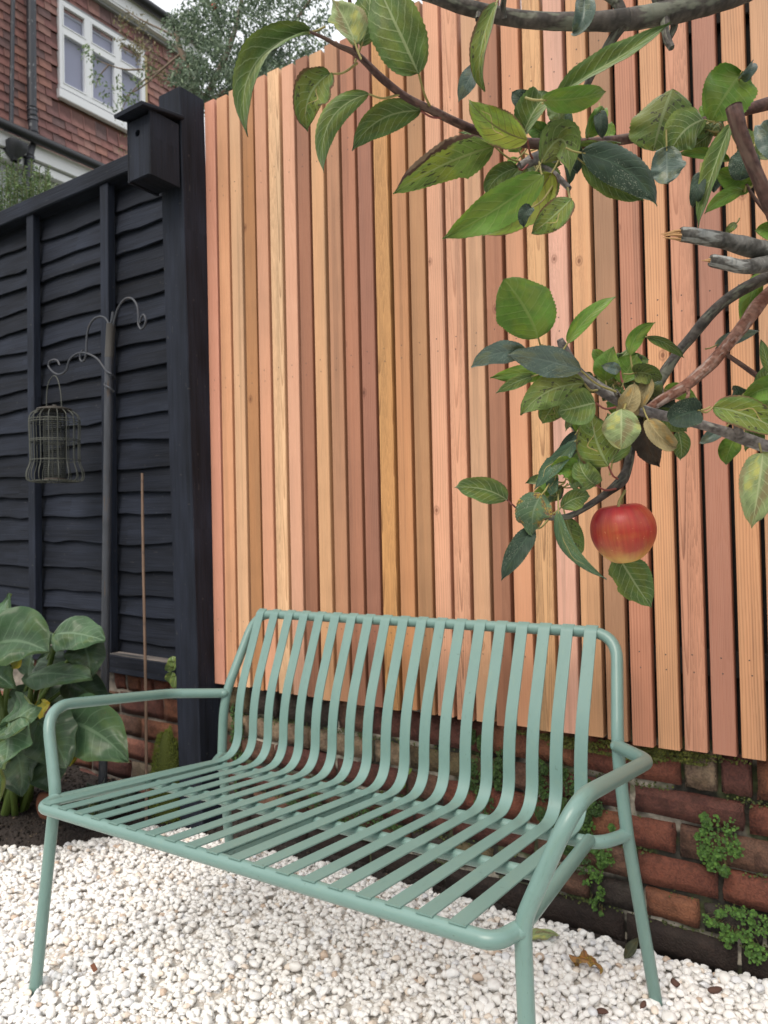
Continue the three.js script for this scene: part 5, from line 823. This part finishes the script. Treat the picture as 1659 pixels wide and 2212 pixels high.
{
  const m = material([1, 1, 1], 0.9, { map: LT.u, phys: true, transmission: 0.25, thickness: 0, clearcoat: 0.2 });
  const g = thing('ivy_sprig', 'small ivy sprig peeping out beside the black fence post', 'ivy', [-1.87, 0.45, 0.045]);
  for (const [x, y, tx, ty, w] of [[372, 1418, 376, 1440, 26], [378, 1430, 362, 1446, 24], [374, 1452, 366, 1472, 26], [380, 1460, 376, 1484, 22]]) part(g, 'leaf', blade(onZ(x, y, 0.05), onZ((x + tx) / 2, (y + ty) / 2, 0.055), onZ(tx, ty, 0.05), w / FD * 2.3, { shape: 'round', fold: 14, top: 0 }, x).translate(1.87, -0.45, -0.045), m);
  part(g, 'stem', tube(curve([V(0.02, -0.06, -0.03), V(0.008, 0.0, 0.0), V(0.004, 0.04, 0.004)], 5), 0.0012, 5), stemThin);
}
{
  const g = thing('seedling', 'pale green seedling growing from the wall behind the middle slats', 'plant', [-1.02, 0.2, -0.035]);
  for (const [x, y, tx, ty, w] of [[874, 1672, 870, 1640, 14], [874, 1674, 862, 1664, 12], [876, 1672, 890, 1660, 13], [872, 1688, 866, 1706, 16]]) part(g, 'leaf', blade(onZ(x, y, -0.02), onZ((x + tx) / 2, (y + ty) / 2, -0.015), onZ(tx, ty, -0.015), w / FD * 1.8, { fold: 10 }, x + y).translate(1.02, -0.2, 0.035), LM.y);
  part(g, 'stem', tube(curve([onZ(876, 1700, -0.045), onZ(875, 1685, -0.025), onZ(874, 1670, -0.02)], 4), 0.001, 5).translate(1.02, -0.2, 0.035), stemThin);
}
// ---------------------------------------------------------------- litter on the gravel and in the bed
function fallen(name, label, x, z, len, w, turn, kind, o = {}) {
  const h = 0.014, dir = V(Math.cos(turn), 0, -Math.sin(turn)), up = (o.lift || V(0, 1, 0)).clone().normalize(), B = V(0, h, 0).addScaledVector(dir, -len / 2), T = V(0, h + (o.rise || 0.006), 0).addScaledVector(dir, len / 2), K = V(0, h + (o.arch || 0.014), 0);
  const m = single(name, blade(B, K, T, w, { normal: up, fold: o.fold || 22, wave: o.wave || 0.2, bite: o.bite || 0, top: o.top, shape: o.shape, cup: o.cup || 0 }, Math.round(x * 100 + 300)), o.mat || LM[kind], label, 'leaf', 'fallen leaves on the gravel'); m.position.set(x, 0, z); return m;
}
fallen('fallen_leaf', 'pale olive fallen leaf on the gravel behind the front bench leg', -0.63, 0.085, 0.066, 0.036, 0.5, 'p', { fold: 16, lift: V(0.1, 1, 0.4) });
fallen('fallen_leaf', 'curled yellow brown fallen leaf on the gravel between the right legs', -0.517, 0.141, 0.07, 0.048, -0.25, 'm', { mat: material(null, 0.8, { map: leafTex({ seed: 961, under: L3(150, 112, 66), vein: L3(120, 84, 50), top: L3(156, 112, 60), topVein: L3(116, 80, 44), yellow: 1, tint: L3(120, 80, 58) }) }), bite: 0.5, wave: 0.4, arch: 0.03, fold: 30 });
fallen('fallen_leaf', 'dark green curled fallen leaf on the gravel beside the rear bench leg', -0.454, 0.05, 0.046, 0.026, 1.2, 't', { fold: 30, rise: 0.03, lift: V(0.2, 0.6, 1), mat: material(null, 0.85, { map: leafTex({ seed: 971, under: L3(62, 66, 48), vein: L3(80, 82, 60), top: L3(58, 62, 46), topVein: L3(80, 82, 62) }) }) });
{
  const chipTex = colorTex(64, 128, (u, v) => mix3(L3(96, 56, 40), L3(150, 96, 66), fbm(u * 20, v * 3, 981, 3))), cm = material(null, 0.85, { map: chipTex }), dm = material(L3(92, 66, 56), 0.9);
  const c1 = single('wood_chip', plank(0.009, 0.032, 0.003, 0.001).rotateX(Math.PI / 2).rotateY(0.9), cm, 'flat reddish wood chip on the gravel near the left front leg', 'wood chip'); c1.position.set(-1.372, 0.02, 0.672); c1.rotation.set(0.2, 0.3, 0.25);
  const bark = [[-0.453, 0.25, 0.016, 'brown bark chip on the gravel near the right front leg'], [-0.394, 0.19, 0.014, 'brown bark chip beside the foot of the rear right leg'], [-0.36, 0.09, 0.016, 'brown bark chip on the gravel right of the rear leg'], [-0.29, 0.075, 0.02, 'brown bark chip in the gravel at the right edge by the wall'], [-0.6, 0.22, 0.013, 'small dark bark chip on the gravel behind the right front leg']];
  bark.forEach(([x, z, s, lab], i) => { const m = single('bark_chip', pebbleGeo(310 + i, 2), dm, lab, 'bark chip'); m.position.set(x, 0.009, z); m.scale.set(s * 0.75, s * 0.3, s * 0.42); m.rotation.set(0.2, i * 1.3, 0.15); });
  const shard = single('terracotta_lump', pebbleGeo(331, 3), BR.rust, 'reddish clay lump lying in the soil bed behind the bench corner', 'stone'); shard.position.set(-2.16, 0.055, 0.27); shard.scale.set(0.038, 0.06, 0.035); shard.rotation.set(0.3, 0.4, 0.2);
  const lowLeaves = thing('low_plant', 'small dark leaved plant low in the bed behind the bench seat', 'plant', [-2.03, 0, 0.2]);
  for (let i = 0; i < 9; i++) { const a = i * 0.7 + 0.3, d = V(Math.cos(a), 0, Math.sin(a)); part(lowLeaves, 'leaf', blade(V(0, 0.03, 0), d.clone().multiplyScalar(0.05).add(V(0, 0.13 + 0.02 * (i % 3), 0)), d.clone().multiplyScalar(0.1 + 0.01 * (i % 4)).add(V(0, 0.06, 0)), 0.06, { normal: V(0, 1, 0.4), fold: 16, shape: 'round', top: 1 }, i + 900), LM.t); }
  part(lowLeaves, 'stem', tube([V(0, -0.02, 0), V(0, 0.04, 0)], 0.006, 6), stemThin);
}
// ---------------------------------------------------------------- tile-hung house beyond the fence
{
  const HX = -8.03, h = thing('tile_hung_house', 'red tile hung brick house with white window beyond the black fence', 'house', [HX, 0, -4]);
  const toL = (q) => q.clone().sub(V(HX, 0, -4));
  const wallMat = material(L3(120, 84, 74), 0.9), white = material(L3(240, 241, 243), 0.5), render = material(L3(170, 172, 176), 0.9);
  part(h, 'wall', beam(-0.3, -0.045, 5.2, 7.6, -1.75, 4.2), wallMat);
  part(h, 'lower_wall', beam(-0.3, -0.02, 0, 5.19, -1.75, 4.2), render);
  const tt = colorTex(128, 128, (u, v) => { const p = fbm(u * 7, v * 7, 1001, 4), g = noise(u * 60, v * 60, 1002), d = fbm(u * 4 + 3, v * 4, 1003, 3); return mix3([0.85, 0.85, 0.85], [0.42, 0.42, 0.42], smooth(0.5, 0.7, d)).map((c) => c * (0.65 + 0.5 * p + 0.2 * (g - 0.5))); });
  const TM = [[140, 92, 82], [130, 82, 74], [122, 78, 73], [112, 74, 70], [142, 102, 92], [98, 72, 70], [128, 86, 78], [146, 98, 84]].map(([r, g, b]) => material(mix3(L3(r, g, b, 1.8), L3(128, 110, 108, 1.8), 0.25), 0.85, { map: tt }));
  // window opening (local z): 0.44 .. -0.80, y 6.08 .. 7.29
  const tg = []; for (let i = 0; i < 4; i++) { const w = 0.163 - i * 0.0008, g = beam(-0.006, 0.006, -0.19, 0, -w / 2, w / 2, 0.0025); const P = g.attributes.position; for (let k = 0; k < P.count; k++) P.setX(k, P.getX(k) + 0.010 * (P.getZ(k) / 0.08) ** 2 * -0.4 + 0.003 * Math.sin(i * 2 + P.getZ(k) * 20)); g.computeVertexNormals(); tg.push(g); }
  const tiles = [];
  for (let r = 0; r < 22; r++) { const y = 5.42 + (r + 1) * 0.1025; if (y > 7.6) break; for (let c = 0; c < 38; c++) { const z = -1.72 + c * 0.166 + (r % 2) * 0.083; if (y > 6.10 && y - 0.1 < 7.26 && z < 0.46 && z > -0.86) continue; tiles.push({ y, z, r, c }); } }
  for (const t of tiles) { const q = V(HX, t.y - 0.05, t.z - 4).sub(EYE).applyQuaternion(CAMQ.clone().invert()), sx = q.x / -q.z, sy = q.y / -q.z; t.seen = Math.abs(sx) < 0.53 && sy < 0.7 && sy > 0 ? 1 / -q.z : 0; }
  tiles.sort((a, b) => b.seen - a.seen);
  const setTile = (m, t) => { m.position.set(-0.022 + 0.004 * hash(t.r, t.c, 8), t.y + 0.006 * (hash(t.r, t.c, 1) - 0.5), t.z); m.rotation.set(0.05 * (hash(t.r, t.c, 2) - 0.5), 0, 0.105 + 0.03 * (hash(t.r, t.c, 3) - 0.5)); };
  tiles.slice(0, 300).forEach((t, i) => setTile(part(h, i ? `tile_${String(i).padStart(3, '0')}` : 'tile', tg[(t.r * 3 + t.c) % 4], TM[Math.floor(hash(t.r, t.c, 4) * 8)]), t));
  { const rest = tiles.slice(300), gs = rest.map((t) => { const m = new THREE.Object3D(); setTile(m, t); m.updateMatrix(); return tg[(t.r + t.c) % 4].clone().applyMatrix4(m.matrix); }); const m = part(h, 'tiles', mergeGeometries(gs), TM[1]); m.userData.kind = 'stuff'; }
  // window
  const zl = 0.44, zr = -0.80, yb = 6.215, yt = 7.285, m1 = 0.05, m2 = -0.375, ty = 6.93;
  const frame = part(h, 'window', mergeGeometries([beam(-0.03, 0.035, yb, yb + 0.055, zr, zl), beam(-0.03, 0.035, yt - 0.05, yt, zr, zl), beam(-0.03, 0.034, yb + 0.055, yt - 0.05, zl - 0.04, zl), beam(-0.03, 0.034, yb + 0.055, yt - 0.05, zr, zr + 0.04), beam(-0.03, 0.036, yb + 0.055, yt - 0.05, m1 - 0.036, m1 + 0.036), beam(-0.03, 0.036, yb + 0.055, yt - 0.05, m2 - 0.036, m2 + 0.036)]), white);
  const glass = material([0.92, 0.94, 0.97], 0.03, { phys: true, transmission: 1, thickness: 0, ior: 1.5 }), blindMat = material(L3(158, 158, 178), 0.85);
  for (const [a, b] of [[zl - 0.04, m1 + 0.036], [m1 - 0.036, m2 + 0.036], [m2 - 0.036, zr + 0.04]]) {
    part(frame, 'transom', beam(-0.03, 0.035, ty - 0.036, ty + 0.036, b, a), white);
    for (const [y0, y1] of [[yb + 0.055, ty - 0.036], [ty + 0.036, yt - 0.05]]) {
      part(frame, 'sash', mergeGeometries([beam(-0.02, 0.042, y0 + 0.002, y0 + 0.018, b + 0.001, a - 0.001), beam(-0.02, 0.042, y1 - 0.018, y1 - 0.002, b + 0.001, a - 0.001), beam(-0.02, 0.041, y0 + 0.018, y1 - 0.018, b + 0.001, b + 0.018), beam(-0.02, 0.041, y0 + 0.018, y1 - 0.018, a - 0.018, a - 0.001)]), white);
      part(frame, 'pane', new THREE.PlaneGeometry(a - b - 0.03, y1 - y0 - 0.03).rotateY(Math.PI / 2).translate(0.008, (y0 + y1) / 2, (a + b) / 2), glass);
    }
  }
  part(frame, 'blind', beam(-0.042, -0.036, yb, yt - 0.12, zr + 0.02, zl - 0.02), blindMat);
  part(frame, 'blind_box', beam(-0.042, -0.012, yt - 0.12, yt - 0.05, zr + 0.03, zl - 0.03), material(L3(190, 192, 205), 0.7));
  part(h, 'window_sill', beam(-0.03, 0.05, 6.085, 6.195, zr + 0.02, zl + 0.02, 0.008), white);
  part(h, 'sill_drip', beam(-0.03, 0.012, 6.196, 6.214, zr, zl), material(L3(60, 60, 64), 0.8));
  part(h, 'window_surround', beam(-0.02, 0.018, 6.2, 7.25, zr - 0.05, zr - 0.002), material(L3(196, 178, 136), 0.9));
  part(h, 'lead_flashing', beam(-0.02, 0.03, 7.29, 7.315, zr - 0.02, zl + 0.02), material(L3(150, 150, 152), 0.7));
  // eaves and roof
  part(h, 'soffit', beam(-0.02, 0.1, 7.6, 7.625, -1.78, 4.2), white);
  part(h, 'fascia', beam(0.085, 0.11, 7.626, 7.80, -1.78, 4.2), white);
  part(h, 'gutter', tube([V(0.175, 7.83, -1.8), V(0.175, 7.83, 4.2)], 0.06, 14), material([0.02, 0.021, 0.025], 0.4));
  part(h, 'eaves_moulding', beam(-0.02, 0.03, 7.565, 7.598, -1.76, 4.2), material(L3(170, 172, 178), 0.7));
  part(h, 'roof', new THREE.BoxGeometry(5, 0.1, 6.1).rotateZ(-0.6).translate(-1.9, 9.25, 1.2), material(L3(88, 66, 60), 0.9));
  // lower gutter and its boards
  part(h, 'lower_gutter', tube([V(0.20, 5.36, -1.6), V(0.20, 5.36, 4.2)], 0.055, 14), material([0.02, 0.021, 0.025], 0.4));
  part(h, 'lower_fascia', beam(-0.02, 0.13, 5.16, 5.33, -1.7, 4.2), white);
  part(h, 'lower_moulding', beam(-0.019, 0.085, 5.05, 5.14, -1.68, 4.2), white);
  const pvc = material(null, 0.42, { map: colorTex(64, 256, (u, v) => { const s = fbm(u * 12, v * 40, 1021, 3); return s > 0.76 ? [0.22, 0.23, 0.24] : [0.036, 0.038, 0.048].map((c) => c * (0.8 + 0.5 * fbm(u * 3, v * 12, 1022, 3))); }) });
  const xq = -7.93, soil = [[196, -40], [197, 100], [199, 236], [201, 268]].map(([x, y]) => toL(onX(x * 0.358 - 0.5, y, xq)));
  // soil pipe: straight, then an S bend to the left
  const S = (u, v) => toL(onX(u / 1.508 * 0.54004, v / 1.508 * 0.54004, xq));
  const sp = [S(188, -120), S(192, 640)], bend = fillet([S(192, 640), S(200, 755), S(203, 830), S(180, 905), S(172, 960), S(172, 1180)], [0, 0.05, 0.1, 0.1, 0.05, 0], 6);
  part(h, 'soil_pipe', tube([...sp, ...bend.slice(1)], 0.051, 18, { along: 0.5 }), pvc);
  for (const [a, b, r] of [[S(193, 650), S(195, 672), 0.058], [S(196, 700), S(198, 730), 0.06], [S(204, 800), S(203, 825), 0.06], [S(176, 940), S(174, 965), 0.06]]) part(h, 'pipe_collar', tube([a, b], r, 18), pvc);
  const wp = fillet([S(79, -120), S(68, 745), S(60, 775), S(30, 790)], [0, 0.04, 0.03, 0], 6);
  part(h, 'waste_pipe', tube(wp, 0.024, 12, { along: 0.5 }), pvc);
  part(h, 'pipe_collar', tube([S(71, 620), S(70, 640)], 0.028, 12), pvc);
  const hp = S(75, 920); part(h, 'hopper', lathe([[0.05, -0.12], [0.06, -0.08], [0.13, 0.0], [0.135, 0.08], [0.14, 0.09], [0.115, 0.09], [0.1, 0.0], [0.0, -0.06]], 4).rotateY(Math.PI / 4).translate(hp.x + 0.06, hp.y, hp.z), material([0.045, 0.047, 0.055], 0.45));
  part(h, 'waste_pipe', tube([S(75, 860), S(75, 900)], 0.022, 10), pvc);
}

// ---------------------------------------------------------------- trees behind the fences
function leafCloud(list, lw) { // list of {p, d, l, c}
  const pos = [], col = [], uv = [], idx = [];
  for (const { p, d, l, c } of list) { const s = V(rnd() - 0.5, rnd() - 0.5, rnd() - 0.5).cross(d).normalize().multiplyScalar(l * lw), n = d.clone().cross(s).normalize().multiplyScalar(l * 0.1), k = pos.length / 3, m = p.clone().addScaledVector(d, l * 0.45); for (const q of [p, m.clone().add(s).add(n), p.clone().addScaledVector(d, l), m.clone().sub(s).add(n)]) { pos.push(q.x, q.y, q.z); col.push(...c); uv.push(0, 0); } idx.push(k, k + 1, k + 2, k, k + 2, k + 3); }
  const g = geo(pos, uv, idx); g.setAttribute('color', new THREE.Float32BufferAttribute(col, 3)); return g;
}
const farLeaf = material([1, 1, 1], 0.9, { vertexColors: true, phys: true, transmission: 0.25, thickness: 0, clearcoat: 0.15, clearcoatRoughness: 0.4 });
{
  const Dp = 6, f = at(668, 330, Dp), foot = V(f.x, 0, f.z), t = thing('eucalyptus_tree', 'tall grey green leafy tree behind the fence against the white sky', 'tree', [foot.x, 0, foot.z]);
  const loc = (q) => q.clone().sub(foot), bark = material(L3(128, 112, 98), 0.9);
  const A = (x, y, d = Dp) => loc(at(x, y, d));
  const limb = (pts, r0, r1, n = 'branch') => part(t, n, tube(curve(pts, 8), (k) => mix(r0, r1, k), 8), bark);
  limb([V(0.25, -0.1, 0), V(0.12, 1.6, 0), A(442, 222), A(428, 195), A(408, 150), A(392, 115), A(380, 70)], 0.05, 0.02, 'trunk');
  limb([A(440, 220), A(470, 160), A(500, 90), A(520, 10), A(530, -90)], 0.028, 0.012);
  limb([A(446, 226), A(500, 190), A(560, 140), A(620, 70), A(670, 0)], 0.026, 0.01);
  limb([A(392, 115), A(350, 150), A(310, 185), A(270, 210)], 0.010, 0.004, 'twig');
  limb([A(350, 150), A(322, 165), A(280, 205), A(262, 240)], 0.008, 0.003, 'twig');
  limb([A(310, 150), A(270, 150), A(235, 140), A(205, 128)], 0.008, 0.003, 'twig');
  limb([A(235, 140), A(215, 165), A(206, 190)], 0.006, 0.003, 'twig');
  limb([A(380, 80), A(340, 60), A(300, 40), A(270, 20)], 0.01, 0.004, 'twig');
  const r = mulberry(4242), list = [], T0 = L3(84, 106, 86), T1 = L3(136, 154, 126), T2 = L3(58, 80, 62);
  const spray = (x, y, rx, ry, n, d0, dd, a, b, l0, l1) => { for (let i = 0; i < n; i++) { const q = Math.sqrt(r()), an = r() * 6.283, p = A(x + Math.cos(an) * q * rx, y + Math.sin(an) * q * ry, d0 + (r() - 0.5) * dd); const d = V(r() - 0.5, r() * 0.9 - 0.75, r() - 0.5).normalize(), k = 0.7 + 0.6 * r(); list.push({ p, d, l: mix(l0, l1, r()), c: mix3(a, b, r()).map((c) => c * k) }); } };
  // dense crown: many overlapping clumps, thinner towards the edge and the sky
  for (let i = 0; i < 210; i++) { const x = 385 + r() * 330, y = -110 + r() * 330, dx = (x - 545) / 190, dy = (y - 60) / 190; if (dx * dx + dy * dy > 1.15 && r() < 0.8) continue; if (y > 235 - (x - 440) * 0.46 + 30) continue; spray(x, y, 20 + r() * 26, 16 + r() * 24, Math.floor((70 + r() * 70) * (x > 560 || y < 30 ? 0.7 : 1.15)), Dp + (r() - 0.5) * 1.2, 0.5, r() < 0.5 ? T0 : T2, T1, 0.024, 0.05); }
  for (let i = 0; i < 40; i++) spray(430 + r() * 180, 90 + r() * 140, 26, 22, 110, Dp + 0.3 + (r() - 0.5), 0.5, T2, T0, 0.02, 0.04);
  for (const [x, y, n] of [[186, 109, 34], [200, 120, 22], [206, 168, 36], [225, 190, 18], [255, 178, 26], [285, 212, 44], [262, 205, 30], [300, 170, 28], [320, 150, 30], [255, 235, 16], [290, 240, 18], [232, 215, 12]]) spray(x, y, 15, 17, n, Dp - 0.1, 0.2, L3(98, 124, 84), L3(128, 146, 104), 0.024, 0.046);
  for (let i = 0; i < 34; i++) { const k = r(); spray(mix(258, 400, k) + (r() - 0.5) * 40, mix(30, 215, k) + (r() - 0.5) * 70, 16, 16, 26, Dp + 0.2, 0.4, L3(120, 112, 78), L3(146, 140, 104), 0.02, 0.036); }
  for (let i = 0; i < 8; i++) spray(235 + r() * 70, 250 + r() * 100, 14, 14, 10, Dp + 0.4, 0.3, L3(120, 116, 80), L3(140, 138, 100), 0.02, 0.034);
  part(t, 'crown', leafCloud(list, 0.2), farLeaf);
  part(t, 'berry', new THREE.SphereGeometry(0.025, 10, 8).translate(...A(463, 15, Dp - 0.4).toArray()), material([0.5, 0.06, 0.04], 0.4));
}
{
  const f = at(30, 470, 3.3), foot = V(f.x, 0, f.z), t = thing('yew_bush', 'dark green yew bush poking up behind the black fence top', 'bush', [foot.x, 0, foot.z]);
  const loc = (q) => q.clone().sub(foot), r = mulberry(515), needles = [], stems = [];
  part(t, 'trunk', tube([V(0, -0.1, 0), V(0, 1.0, 0), V(0.02, 2.0, 0)], 0.03, 8), material(L3(90, 66, 52), 0.9));
  for (let i = 0; i < 64; i++) {
    const x = -40 + r() * 150, top = 328 + Math.max(0, x - 60) * 0.5 + r() * 90 - (x < 20 ? 6 : 0), d = 3.2 + r() * 0.5, a = loc(at(x * 0.8 + 8, 520, d)), b = loc(at(x + (r() - 0.4) * 26, top, d)), m = a.clone().lerp(b, 0.5).add(V((r() - 0.5) * 0.04, 0, (r() - 0.5) * 0.04)), pts = curve([a, m, b], 10);
    stems.push(tube(pts, 0.0022, 4, { open: 1 }));
    for (let k = 0; k < 70; k++) { const s = k / 70, p = pts[Math.min(pts.length - 1, Math.floor(s * (pts.length - 1)))].clone().lerp(pts[Math.min(pts.length - 1, Math.floor(s * (pts.length - 1)) + 1)], r()), ax = b.clone().sub(a).normalize(), side = V(r() - 0.5, (r() - 0.5) * 0.3, r() - 0.5).normalize().multiplyScalar(0.9).addScaledVector(ax, 0.6).normalize(), kk = 0.6 + 0.8 * r(); needles.push({ p, d: side, l: 0.014 + 0.014 * r(), c: mix3(L3(66, 92, 58), L3(128, 152, 92), r() * s).map((c) => c * kk) }); }
  }
  part(t, 'twigs', mergeGeometries(stems), material(L3(84, 92, 56), 0.9)).userData.kind = 'stuff';
  part(t, 'crown', leafCloud(needles, 0.13), farLeaf);
}
renderer.render(scene, camera);
